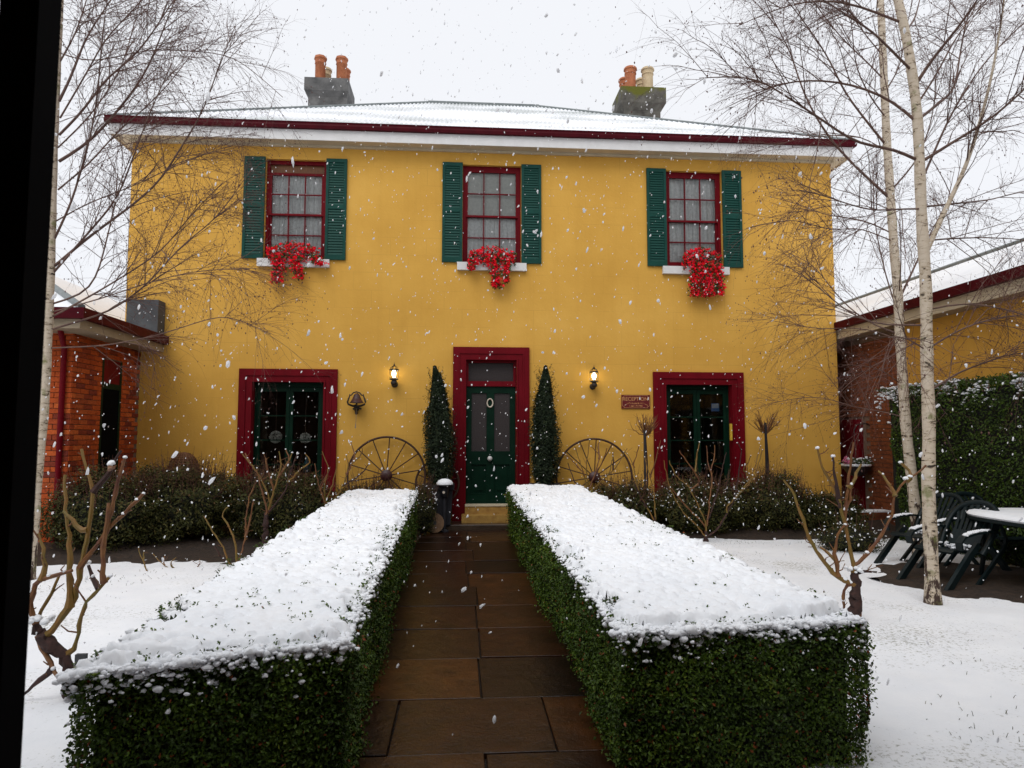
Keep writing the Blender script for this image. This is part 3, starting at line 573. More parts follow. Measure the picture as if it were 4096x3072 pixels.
obj('step_nosing', MB().box(DX0-.001, DX1+.001, -.155, .121, .386, .415), M['cream'], house)
obj('lower_step', MB().box(DX0-.06, DX1+.06, -.36, .0, .12, .249), M['step_ochre'], house)
obj('stone_step', MB().cbox(-.42, 1.40, -.58, -.001, .0, .118, .012), M['stone_step'], house)
# plinth band shadow line of the house is not needed

# ------------------------------------------------------------------ things on the facade
def wall_lamp(x, zt, label):
    t = thing('wall_lantern', label, 'lantern', (x, 0, zt-.42), 'lit lanterns beside the front door')
    y = -.15; zb = zt-.31; zc = zt-.135
    obj('wall_plate', MB().lathe([(.058, -.002), (.058, -.02), (.045, -.032)], (x, 0, zt-.39), 16, 'y'), M['black_iron'], t, smooth=True)
    obj('bracket', MB().tube([(x, -.02, zt-.38), (x, -.09, zt-.40), (x, y, zt-.37), (x, y, zb)], .013, 8).lathe([(.01, zt-.43), (.05, zt-.40), (.06, zt-.37), (.045, zt-.335), (.03, zb)], (x, y, 0), 14), M['black_iron'], t, smooth=True)
    obj('base_ring', MB().lathe([(.062, zb-.012), (.086, zb), (.074, zb+.014), (.05, zb+.014)], (x, y, 0), 6), M['black_iron'], t)
    obj('top_ring', MB().lathe([(.074, zc-.012), (.088, zc), (.072, zc+.014)], (x, y, 0), 6), M['black_iron'], t)
    for k in range(6):
        a = math.pi/3*k; ca, sa = math.cos(a), math.sin(a)
        obj('cage_bar', MB().tube([(x+.072*ca, y+.072*sa, zb), (x+.078*ca, y+.078*sa, zc)], .0042, 5), M['black_iron'], t)
        obj('roof_rib', MB().tube([(x+.078*ca, y+.078*sa, zc), (x+.062*ca, y+.062*sa, zc+.035), (x+.022*ca, y+.022*sa, zc+.062)], .0045, 5), M['black_iron'], t)
    obj('finial', MB().lathe([(.028, zc+.058), (.03, zc+.068), (.012, zc+.078), (.016, zc+.09), (.006, zc+.10), (.002, zc+.135)], (x, y, 0), 10), M['black_iron'], t, smooth=True)
    obj('bulb', MB().lathe([(.022, zb+.04), (.036, zb+.075), (.038, zb+.12), (.028, zb+.150), (.008, zb+.162)], (x, y, 0), 12), M['bulb'], t, smooth=True)
    obj('socket', MB().lathe([(.02, zb), (.02, zb+.04)], (x, y, 0), 10), M['porcelain'], t)
    l = bpy.data.lights.new('lantern_light', 'POINT'); l.energy = 8.0; l.color = (1.0, .66, .16); l.shadow_soft_size = .035
    lo = bpy.data.objects.new('lantern_light', l); COL.objects.link(lo); lo.parent = t; lo.location = (0, y, .42-.22)
wall_lamp(-1.207, 2.955, 'lit black lantern on ochre wall, beside the hanging bell')
wall_lamp(2.415, 2.94, 'lit black lantern on ochre wall, beside the red reception sign')
# wall bell
bx, bz = -1.88, 2.0
bell = thing('wall_bell', 'dark red iron bell in a lyre shaped bracket on the wall', 'bell', (bx, 0, bz))
yk = -.16
def bp(a, b_): q = Py(1350+a*.1808, 1420+b_*.1808, yk); return (q[0], yk, q[2])
obj('bracket', MB().tube([(bx, -.005, bp(420,1290)[2]), (bx, -.05, bp(420,1230)[2]), (bx, yk, bp(420,1120)[2])], .028, 8).tube([(bx, 0, bp(0,1180)[2]), (bx, -.04, bp(0,1180)[2])], .05, 10).tube([bp(340,1195), bp(430,1160), bp(530,1195)], .018, 6), M['black_iron'], bell, smooth=True)
obj('yoke', MB().tube([bp(420,1135), bp(330,1125), bp(240,1090), bp(222,1040), bp(245,970), bp(270,900), bp(268,860)], [.02,.018,.018,.018,.014,.012,.004], 8)
    .tube([bp(420,1135), bp(520,1125), bp(600,1090), bp(620,1040), bp(600,970), bp(572,900), bp(574,860)], [.02,.018,.018,.018,.014,.012,.004], 8)
    .tube([bp(270,890), bp(310,885), bp(350,835), bp(420,815), bp(490,835), bp(535,890), bp(572,893)], .012, 8), M['black_iron'], bell, smooth=True)
cb = bp(425, 1000); zt_, zb_ = bp(0, 880)[2], bp(0, 1058)[2]
obj('bell_body', MB().lathe([(.018, zt_+.03), (.05, zt_+.004), (.062, zt_-.03), (.078, (zt_+zb_)/2), (.10, zb_+.03), (.128, zb_), (.118, zb_+.002), (.05, zt_-.02)], (cb[0], yk, 0), 20), M['bell'], bell, smooth=True)
obj('clapper', MB().tube([(cb[0], yk, zb_+.05), (cb[0], yk, bp(0,1100)[2])], .016, 8), M['black_iron'], bell)
obj('pull_cord', MB().tube([bp(420, 1120), bp(412, 1300), bp(410, 1450), bp(398, 1540)], .004, 5).tube([bp(402, 1520), bp(396, 1620)], [.008, .012], 6), M['cord'], bell)
# reception sign
sign = thing('reception_sign', 'red sign board lettered RECEPTION in gold on the ochre wall', 'sign', (3.22, 0, 2.145))
sx0, sx1, sz0, sz1 = 2.95, 3.488, 2.145, 2.40
obj('board', MB().box(sx0, sx1, -.022, -.002, sz0, sz1), M['sign_red'], sign)
e = .012; mb = MB()
mb.box(sx0+.05, sx1-.05, -.026, -.0221, sz1-e-.005, sz1-e).box(sx0+.05, sx1-.05, -.026, -.0221, sz0+e, sz0+e+.005).box(sx0+e, sx0+e+.005, -.026, -.0221, sz0+.05, sz1-.05).box(sx1-e-.005, sx1-e, -.026, -.0221, sz0+.05, sz1-.05)
for cx_, cz_, a0 in ((sx0+e, sz0+e, 0), (sx1-e, sz0+e, 90), (sx1-e, sz1-e, 180), (sx0+e, sz1-e, 270)):
    mb.tube([(cx_+.038*math.cos(math.radians(a0+a)), -.024, cz_+.038*math.sin(math.radians(a0+a))) for a in range(0, 91, 15)], .0028, 5)
obj('gold_border', mb, M['gold'], sign)
def text_mesh(body, size, x, z, y, mat, parent, name='lettering', ext=.0015, spacing=1.0):
    cu = bpy.data.curves.new('t', 'FONT'); cu.body = body; cu.size = size; cu.extrude = ext; cu.align_x = 'CENTER'; cu.space_character = spacing
    o = bpy.data.objects.new('t', cu); COL.objects.link(o); dg = bpy.context.evaluated_depsgraph_get(); dg.update()
    me = bpy.data.meshes.new_from_object(o.evaluated_get(dg)); bpy.data.objects.remove(o); bpy.data.curves.remove(cu)
    me.materials.clear(); me.transform(Matrix.Rotation(math.pi/2, 4, 'X')); me.transform(Matrix.Translation((x, y, z)))
    return obj(name, me, mat, parent)
text_mesh('RECEPTION', .092, (sx0+sx1)/2-.01, 2.292, -.0245, M['gold'], sign)
mb = MB()        # two lines too small to read, and scroll ornaments
for zz, xa, xb, s in ((2.243, 3.07, 3.37, 1), (2.193, 3.10, 3.34, 2)):
    x = xa; rr = random.Random(s)
    while x < xb:
        w = rr.uniform(.010, .020); mb.box(x, x+.005, -.025, -.0221, zz-.013, zz+.013)
        if rr.random() < .6: mb.box(x+.005, x+w, -.0249, -.0221, zz+rr.choice((-.013, .008, -.003)), zz+.013 if rr.random() < .2 else zz+rr.choice((-.008, .013, .002)) + .004)
        x += w+.008
for x, sg in ((3.03, 1), (3.41, -1)): mb.tube([(x-sg*.03, -.024, 2.185), (x-sg*.02, -.024, 2.215), (x+sg*.01, -.024, 2.22), (x+sg*.03, -.024, 2.24)], .0035, 5)
obj('small_lettering', mb, M['gold'], sign)
# wagon wheels
def wheel(cx, cz, R, label, spokes=14, lean=.10, y=-.10, hubr=.105, group='iron wagon wheels against the house wall'):
    t = thing('wagon_wheel', label, 'wheel', (cx, y, cz-R), group)
    def L(a, r): z = cz+r*math.sin(a); return (cx+r*math.cos(a), y - lean*(R-(z-cz))*.35, z)
    obj('rim', MB().tube([L(a, R-.018) for a in np.linspace(0, 2*math.pi, 49)[:-1]], .020, 6, True), M['rust'], t, smooth=True)
    c0 = L(0, 0)
    obj('hub', MB().lathe([(.04, -.09), (hubr*.55, -.085), (hubr, -.05), (hubr, .02), (.05, .04)], (cx, c0[1], cz), 16, 'y'), M['bell'], t, smooth=True)
    for k in range(spokes):
        a = 2*math.pi*(k+.35)/spokes; obj('spoke', MB().tube([L(a, hubr*.7), L(a, R-.02)], .0105, 5), M['rust'], t)
wheel(-1.318, 0.935, .70, 'rusty spoked wagon wheel below the wall bell')
wheel(2.41, 0.895, .71, 'rusty spoked wagon wheel below the reception sign')
wheel(-0.42, .80, .40, 'small rusty wheel half hidden behind the potted conifer', 10, hubr=.05, y=-.08)
# trailing red flowers on the sills
def flower_basket(c, label, strands, mound):
    t = thing('flower_basket', label, 'flowers', (c, -.03, 4.83), 'red flowers on the upstairs sills')
    P = []
    x0, x1, h = mound
    n = 430; xs = RNG.uniform(x0, x1, n); u = (xs-x0)/(x1-x0); top = h*(0.55+.45*np.sin(u*math.pi))+.02
    P.append(np.stack([xs, -.02-RNG.uniform(0, .15, n), 4.84 + (RNG.uniform(-.35, 1, n))*top], 1))
    for sx, ln, w, sway in strands:
        m_ = int(260*ln/.5); q = RNG.uniform(0, 1, m_)**.9
        P.append(np.stack([sx + sway*q + RNG.normal(0, w*.6, m_), -.12-RNG.uniform(0, .10, m_), 4.86 - ln*q], 1))
    P = np.concatenate(P); P[:, 0] += c
    k = RNG.random(len(P)); red = k < .66
    Pr = np.repeat(P[red], 4, 0) + RNG.normal(0, .012, (red.sum()*4, 3)); nr = np.tile([[0, -1, .5]], (len(Pr), 1))
    V, F = leaves(Pr, nr, RNG.uniform(.028, .050, len(Pr)), .75, .3); obj('petals', mesh_np('petals', V, F, False, np.repeat(RNG.random(len(Pr)), 2)), M['petal'], t, kind='stuff')
    Pg = np.repeat(P[~red], 4, 0) + RNG.normal(0, .018, ((~red).sum()*4, 3)); Pg[:, 1] += .004
    V, F = leaves(Pg, np.tile([[0, -1, .3]], (len(Pg), 1)), RNG.uniform(.03, .055, len(Pg)), .55, .2); obj('leaves', mesh_np('leaves', V, F, False, np.repeat(RNG.random(len(Pg)), 2)), M['leaf_fresh'], t, kind='stuff')
    sn = P[RNG.random(len(P)) < .05]; V, F = blobs(sn + np.array([0, -.02, .015]), RNG.uniform(.006, .013, len(sn)), ICO1, .6, .1); obj('snow_flecks', mesh_np('snow_flecks', V, F, True), M['snow'], t, kind='stuff')
    obj('trough', MB().frustum((c+x0+.05, c+x1-.05, -.07, .05, 4.831), (c+x0+.03, c+x1-.03, -.07, .06, 4.90)), M['plastic_pot'], t)
flower_basket(-3.05, 'trailing red flowers with two long tails on a white sill', [(-.23, .50, .09, -.02), (.03, .42, .07, .12), (.42, .16, .08, .08)], (-.46, .46, .27))
flower_basket(.544, 'trailing red flowers with one thick central tail on a white sill', [(.03, .52, .07, .05), (.27, .42, .04, -.02), (-.36, .20, .06, -.02)], (-.43, .43, .25))
flower_basket(4.40, 'dense red flowers with a wide skirt of tails on a white sill', [(-.02, .62, .09, -.06), (.20, .60, .09, .02), (.34, .58, .08, .06), (.08, .62, .08, .05)], (-.26, .46, .34))
# ornaments inside the left french window, sticker on the other
def ornament(u, v, label, r, mat, name, cat):
    p = Py(u, v, .30); t = thing(name, label, cat, (p[0], .30, p[2]-r), 'ornaments hanging in the window')
    P = norm(RNG.normal(0, 1, (160, 3)))*r + p; V, F = leaves(P, P-p, .05, .8, .3, jit=.5); obj('blossom', mesh_np('blossom', V, F), mat, t)
    obj('thread', MB().tube([p, (p[0], .30, 2.88)], .002, 4), M['cord'], t)
ornament(1103, 1748, 'full white paper ball hanging inside the window', .10, M['paper'], 'paper_ball', 'ornament')
ornament(1221, 1752, 'ragged white paper ball hanging beside the fuller one', .085, M['paper'], 'paper_ball', 'ornament')
vp = Py(1228, 1815, .42); v_t = MB().lathe([(.05, .971), (.062, 1.02), (.066, 1.09), (.05, 1.16), (.022, 1.20), (.022, 1.26), (.028, 1.262)], (vp[0], .42, 0), 14)
tag(obj('vase', v_t, M['teal'], smooth=True), 'teal vase standing on the timber window seat', 'vase')
a, b_ = Py(2848, 1613, .10), Py(2880, 1645, .10)
st = thing('window_notice', 'blue and white notice stuck inside the french window glass', 'notice', ((a[0]+b_[0])/2, .10, b_[2]))
obj('notice_sheet', MB().box(a[0], b_[0], .141, .144, b_[2], a[2]), M['sticker_blue'], st); obj('notice_panel', MB().box(a[0]+.012, b_[0]-.012, .1385, .1409, b_[2]+.06, a[2]-.012), M['sticker_white'], st)

# ------------------------------------------------------------------ side wings
WX = -5.66; WY = -2.13
wing = thing('brick_wing', 'red brick side building with maroon gutter and narrow green window', 'building', (-7.5, -1.0, 0))
obj('wall', MB().box(-10.5, WX-.012, WY+.012, -.002, -.05, 3.25).box(-10.5, HX0-.001, -.002, 6.0, -.05, 3.25), M['mortar'], wing)
brick_me = MB().cbox(-.1125, .1125, -.034, .034, 0, .018, .003).mesh('brick'); brick_me.materials.append(M['brick'])   # face = +z
half_me = MB().cbox(-.053, .053, -.034, .034, 0, .018, .003).mesh('brick'); half_me.materials.append(M['brick'])
WIN = (-1.30, -.66, .50, 2.85)
nb = 0; cap_list = []
for row in range(42):
    z = .04+row*.0765+.034
    # faces: front (y=WY, runs along x) and side (x=WX, runs along y)
    for k in range(16):
        x = WX - .1125 - .005 - k*.235 - (0.1175 if row % 2 else 0)
        if x > -7.15: cap_list.append(('f', x, z, brick_me))
    if row % 2: cap_list.append(('f', WX-.055, z, half_me))
    for k in range(9):
        y = WY + .1125 + .005 + k*.235 + (0 if row % 2 else .1175)
        if y+.1125 > -.005: continue
        if WIN[2]-.03 < z < WIN[3]+.03 and y+.1125 > WIN[0]-.02 and y-.1125 < WIN[1]+.02: continue
        cap_list.append(('s', y, z, brick_me))
    if row % 2 == 0: cap_list.append(('s', WY+.058, z, half_me))
cap_list.sort(key=lambda q: -(q[2] > .75)*1.0 - (q[0] == 's')*.5)
rest = MB()
for row in range(42):
    z = .04+row*.0765+.034
    if not (WIN[2]-.03 < z < WIN[3]+.03): continue
    ys = [c for f, c, zz, me in cap_list if f == 's' and abs(zz-z) < .01 and me is brick_me]
    for lo, hi in ((max([y+.1175 for y in ys if y < WIN[0]] + [WY+.12]), WIN[0]-.003), (WIN[1]+.003, min([y-.1175 for y in ys if y > WIN[1]] + [-.008]))):
        if hi-lo > .02: rest.box(WX-.012, WX+.0055, lo+.004, hi-.004, z-.034, z+.034)
for f, c, z, me in cap_list:
    if nb < 300:
        rot = (math.pi/2, 0, 0) if f == 'f' else (math.pi/2, 0, math.pi/2)
        loc = (c, WY+.012, z) if f == 'f' else (WX-.012, c, z)
        obj('brick', me, None, wing, loc=loc, rot=rot); nb += 1
    else:
        h = .1125 if me is brick_me else .053
        if f == 'f': rest.box(c-h, c+h, WY-.006, WY+.012, z-.034, z+.034)
        else: rest.box(WX-.012, WX+.006, c-h, c+h, z-.034, z+.034)
obj('brickwork', rest, M['brick'], wing, kind='stuff')
ww = obj('window', MB().box(WX-.05, WX+.004, WIN[0], WIN[0]+.06, WIN[2], WIN[3]).box(WX-.05, WX+.004, WIN[1]-.06, WIN[1], WIN[2], WIN[3]).box(WX-.05, WX+.003, WIN[0]+.06, WIN[1]-.06, 2.38, 2.47), M['door_green'], wing)
obj('lintel_panel', MB().box(WX-.0119, WX-.002, WIN[0]+.06, WIN[1]-.06, 2.47, WIN[3]), M['maroon'], ww)
obj('pane', MB().box(WX-.0119, WX-.007, WIN[0]+.06, WIN[1]-.06, WIN[2], 2.38), M['black_post'], ww)
obj('downpipe', MB().tube([(WX-.10, WY-.05, .02), (WX-.10, WY-.05, 2.9), (WX-.02, WY-.35, 3.2)], .038, 10), M['maroon'], wing, smooth=True)
WGX, WGY, WGZ = -5.27, -2.72, 3.30
obj('soffit', MB().box(-10.6, WGX-.02, WGY+.02, WY+.3, 3.12, 3.14).box(WX-.3, WGX-.02, WY+.3, -.01, 3.12, 3.14), M['eave_dim_cream'], wing)
obj('fascia', MB().box(-10.6, WGX, WGY, WGY+.02, 3.11, 3.26).box(WGX-.02, WGX, WGY+.02, -.01, 3.11, 3.26), M['eave_dim_cream'], wing)
obj('gutter', MB().box(-10.6, WGX+.09, WGY-.09, WGY-.001, 3.24, 3.39).box(WGX+.001, WGX+.09, WGY-.001, -.03, 3.24, 3.39), M['gutter'], wing)
mb = MB().add([(-10.6, WGY-.05, 3.37), (WGX+.05, WGY-.05, 3.37), (WGX+.05, -.02, 3.37), (-8.6, 1.2, 5.0), (-10.6, 1.2, 5.0), (HX0-.002, -.02, 3.37), (HX0-.002, 6.0, 3.37), (-8.6, 6.0, 5.0)], [(0, 1, 3, 4), (1, 2, 5, 3), (5, 6, 7, 3)])
wr = obj('roof', mb, M['snow'], wing)
obj('hip_cap', MB().tube([(WGX+.03, WGY-.03, 3.40), (-8.6, 1.2, 5.03)], .05, 6), M['ridge'], wr)
ca, cb2 = Py(508, 1197, -.30), Py(630, 1310, -.30)
obj('flue_box', MB().box(ca[0], cb2[0], -.30, -.02, 3.36, ca[2]), M['slate'], wing)
# right wing
RX = 7.5
rw = thing('long_wing', 'long low ochre and brick wing with maroon gutter under a snowy roof', 'building', (8.5, -3.0, 0))
obj('wall', MB().box(RX, 11.5, -11.0, -1.45, -.05, 3.50), M['ochre'], rw)
obj('brick_wall', MB().box(RX+.002, 11.5, -1.449, 4.0, -.05, 3.50), M['mortar'], rw)
mb = MB()
for row in range(44):
    z = .02+row*.0765
    for k in range(13):
        y = -1.44 + k*.235 + (.1175 if row % 2 else 0); y1 = min(y+.225, 1.5)
        if y1 < y+.06 or (z < 1.98 and y1 > -.18): continue
        mb.box(RX-.012-random.uniform(0, .004), RX+.003, y, y1, z, z+.067)
obj('brickwork', mb, M['dark_brick'], rw, kind='stuff')
rd = obj('side_door', MB().box(RX-.03, RX+.001, -.15, .62, .0, 1.96), M['maroon'], rw)
for z0, z1 in ((.2, .85), (1.0, 1.8)): obj('door_panel', MB().box(RX-.038, RX-.0301, -.05, .52, z0, z1), M['maroon'], rd)
obj('soffit', MB().box(7.19, RX, -11.0, 4.0, 3.50, 3.52), M['eave_dim_cream'], rw)
obj('fascia', MB().box(7.17, 7.19, -11.0, 4.0, 3.49, 3.66), M['cream'], rw)
obj('gutter', MB().box(7.08, 7.169, -11.0, -.02, 3.66, 3.80).box(7.136, 7.169, -.02, 4, 3.66, 3.80), M['gutter'], rw)
rr_ = obj('roof', MB().add([(7.12, -11, 3.79), (7.14, 8.0, 3.79), (9.5, 8.0, 4.94), (9.5, -11, 4.94), (11.9, -11, 3.79), (11.9, 8.0, 3.79)], [(0, 3, 2, 1), (3, 4, 5, 2)]), M['snow'], rw)
obj('ridge_cap', MB().tube([(9.5, -11, 4.95), (9.5, 8, 4.95)], .05, 8), M['ridge'], rr_)

# ------------------------------------------------------------------ box hedges along the path
def hedge(name, label, c, z0, z1, group=None):
    """c: near-in, near-out, far-out, far-in plan corners"""
    c = np.array(c, float); t = thing(name, label, 'hedge', (*c.mean(0), 0), group)
    def plan(s, q): return ((1-s)*(1-q))[..., None]*c[0] + ((1-s)*q)[..., None]*c[1] + (s*q)[..., None]*c[2] + (s*(1-q))[..., None]*c[3]
    top = lambda s: z0 + (z1-z0)*s
    Ls = np.linalg.norm(c[3]-c[0]); Wd = np.linalg.norm(c[1]-c[0])
    # dark twiggy core
    ins = .080; s_ = np.array([ins/Ls, ins/Ls, 1-ins/Ls, 1-ins/Ls]); q_ = np.array([ins/Wd, 1-ins/Wd, 1-ins/Wd, ins/Wd]); pc = plan(s_, q_)
    vs = [(*p, -.02) for p in pc] + [(*p, top(s)-.05) for p, s in zip(pc, s_)]
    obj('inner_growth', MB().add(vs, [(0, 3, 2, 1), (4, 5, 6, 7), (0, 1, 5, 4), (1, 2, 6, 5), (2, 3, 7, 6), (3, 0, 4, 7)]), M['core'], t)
    P = []; Nn = []; S = []
    def face(n, kind):
        h = RNG.random(n)**.85
        if kind == 'in' or kind == 'out':
            s = RNG.random(n)**1.7; q = np.full(n, 0.0 if kind == 'in' else 1.0); d = c[3]-c[0]; nv = np.array([-d[1], d[0], 0])/Ls*(1 if kind == 'in' else -1)
            if np.dot(nv[:2], (c[0]-c[1])) * (1 if kind == 'in' else -1) < 0: nv = -nv
        elif kind == 'front': s = np.zeros(n); q = RNG.random(n); nv = np.array([0, -1, 0])
        elif kind == 'back': s = np.ones(n); q = RNG.random(n); nv = np.array([0, 1, 0])
        p = plan(s, q); z = h*(top(s)+.01)
        wob = .030*(vnoise(p[:, 0]*1.0+p[:, 1]*.8, z+3, .22, 4)-.5)*2 + .045*(vnoise(p[:, 0]+p[:, 1], z+7, .6, 44)-.5)*2 - .05*np.clip((h-.9)/.1, 0, 1)**2 - .03*(1-h)
        dep = -RNG.exponential(.022, n) + wob + RNG.choice([0, .02, .04, .06], n, p=[.86, .09, .035, .015])
        X = np.concatenate([p, z[:, None]], 1) + nv*dep[:, None]
        P.append(X); Nn.append(np.tile(nv*.9 + np.array([0, 0, .45]), (n, 1))); S.append(.019 + .011*s)
    face(46000, 'in'); face(17000, 'out'); face(19000, 'front'); face(3000, 'back')
    # top fringe leaves near edges
    n = 15000; s = RNG.random(n)**1.6; e = RNG.exponential(.05, n); q = np.where(RNG.random(n) < .5, e/Wd, 1-e/Wd); q = np.clip(q, 0, 1)
    k = RNG.random(n) < .22; s = np.where(k, np.abs(RNG.normal(0, .05, n))/Ls, s); q = np.where(k, RNG.random(n), q)
    P.append(np.concatenate([plan(s, q), (top(s) - .01 - RNG.random(n)*.05)[:, None]], 1)); Nn.append(np.tile([[0, -.2, 1.0]], (n, 1))); S.append(.019 + .011*s)
    # sprigs standing through the snow
    m_ = 75; s = RNG.random(m_)**1.3; q = RNG.random(m_); q = np.where(RNG.random(m_) < .25, q, np.where(RNG.random(m_) < .5, RNG.random(m_)*.08, 1-RNG.random(m_)*.08)); b0 = np.concatenate([plan(s, q), (top(s)+.012)[:, None]], 1)
    hgt = RNG.uniform(.02, .075, m_); b1 = np.repeat(b0, 9, 0) + np.stack([RNG.normal(0, .012, m_*9), RNG.normal(0, .012, m_*9), RNG.random(m_*9)*np.repeat(hgt, 9)], 1)
    P.append(b1); Nn.append(np.tile([[0, 0, .6]], (len(b1), 1))); S.append(np.full(len(b1), .020))
    m_ = 560; s = RNG.random(m_)**1.2; q = RNG.random(m_); b0 = np.concatenate([plan(s, q), (top(s)+.020)[:, None]], 1)
    b1 = np.repeat(b0, 4, 0) + np.stack([RNG.normal(0, .009, m_*4), RNG.normal(0, .009, m_*4), RNG.random(m_*4)*.022], 1); P.append(b1); Nn.append(np.tile([[0, 0, .6]], (len(b1), 1))); S.append(np.full(len(b1), .017))
    P = np.concatenate(P); Nn = np.concatenate(Nn); S = np.concatenate(S)
    V, F = leaves(P, Nn, S*RNG.uniform(.75, 1.3, len(S)), .56, .25, jit=.75)
    # leaf colour varies in patches of older and younger shoots
    tn = np.clip(.25 + .45*vnoise(P[:, 0]+P[:, 1], P[:, 2]*1.3+P[:, 1]*.3, .16, 21) + RNG.normal(0, .16, len(P)), 0, .95)
    tn = np.where(RNG.random(len(P)) < .022, .99, tn)
    obj('foliage', mesh_np('foliage', V, F, False, np.repeat(tn, 2)), M['leaf'], t, kind='stuff')
    # snow cap : lumpy height field with a broken edge
    ns, nq = int(Ls/.0165), int(Wd/.0145); sv = np.linspace(0.001, .999, ns); qv = np.linspace(0.001, .999, nq); Sg, Qg = np.meshgrid(sv, qv, indexing='ij'); pp = plan(Sg, Qg); X, Y = pp[..., 0], pp[..., 1]
    w1 = worley(X, Y, .070, 1.0); w2 = worley(X, Y, .036, 2.0)
    bmp = (.014+.040*vnoise(X, Y, .22, 17))*np.sqrt(np.clip(1-(w1/.054)**2, 0, 1)) + .024*np.sqrt(np.clip(1-(w2/.032)**2, 0, 1)) + .018*(vnoise(X, Y, .35, 6)-.5)
    ed = np.minimum(np.minimum(Qg, 1-Qg)*Wd, np.minimum(Sg, 1-Sg)*Ls)
    gapn = vnoise(X, Y, .055, 11)*.6 + vnoise(X, Y, .13, 12)*.4
    thr = .13*np.clip((vnoise(X, Y, .07, 18)*.6+vnoise(X, Y, .18, 19)*.4)*2.6-.9, 0, 1); wE = np.clip((ed-thr)/.035, 0, 1)**.5
    hol = np.clip((gapn-.80)/.06, 0, 1)*np.clip((vnoise(X, Y, .5, 14)-.25)/.1, 0, 1)
    thin = .75 + .5*vnoise(X, Y, .9, 15)
    Z = top(Sg) - .010 + wE*(1-.9*hol)*(.008 + bmp*thin)
    keep = wE*(1-hol) > .12
    jx = .030*(vnoise(X, Y, .05, 41)-.5)*2; jy = .030*(vnoise(X, Y, .05, 42)-.5)*2; ej = np.exp(-ed/.04); X = X + jx*ej; Y = Y + jy*ej
    idx = np.arange(ns*nq).reshape(ns, nq); F = np.stack([idx[:-1, :-1], idx[1:, :-1], idx[1:, 1:], idx[:-1, 1:]], -1).reshape(-1, 4)
    kf = keep.ravel()[F].sum(1) >= 2; sc = obj('snow_cap', mesh_np('snow_cap', np.stack([X, Y, Z], -1).reshape(-1, 3), F[kf], True), M['snow'], t)
    # loose snow clumps caught on the edges
    n = 2300; s = RNG.random(n)**1.5; side = RNG.random(n); dn = RNG.exponential(.034, n) + .004
    q = np.where(side < .42, 0.0, np.where(side < .62, 1.0, RNG.random(n))); s = np.where(side >= .62, 0.0, s)
    p = plan(s, q); out = np.where((side < .42)[:, None], (c[0]-c[1])[None]/Wd, np.where((side < .62)[:, None], (c[1]-c[0])[None]/Wd, np.array([[0, -1.0]])))
    p = p + out*(RNG.normal(-.018, .018, n) )[:, None]
    r = np.clip(np.exp(RNG.normal(math.log(.0095), .45, n)), .004, .026)*np.exp(-dn*2.5)
    k = 1500; s2 = RNG.random(k)**1.5; e2 = np.abs(RNG.normal(.0, .055, k)); w_ = RNG.random(k); q2 = np.where(w_ < .45, e2/Wd, np.where(w_ < .6, 1-e2/Wd, RNG.random(k))); s2 = np.where(w_ >= .6, e2/Ls, s2)
    p = np.concatenate([p, plan(s2, q2)]); s = np.concatenate([s, s2]); dn = np.concatenate([dn, RNG.uniform(.0, .016, k)]); r = np.concatenate([r, np.clip(np.exp(RNG.normal(math.log(.011), .4, k)), .005, .026)])
    V, F = blobs(np.concatenate([p, (top(s)+.014-dn)[:, None]], 1), r, ICO2, .72, .15); obj('snow_clumps', mesh_np('snow_clumps', V, F, True), M['snow'], t, kind='stuff')
hedge('box_hedge', 'snow capped box hedge on the side of the path towards the brick wing', [(-.50, -9.42), (-1.50, -9.78), (-1.74, -2.0), (-.68, -1.55)], .70, .77, 'clipped box hedges along the path')
hedge('box_hedge', 'snow capped box hedge on the side of the path towards the birch trees', [(.745, -9.36), (2.02, -9.22), (1.98, -.72), (.76, -1.15)], .70, .78, 'clipped box hedges along the path')

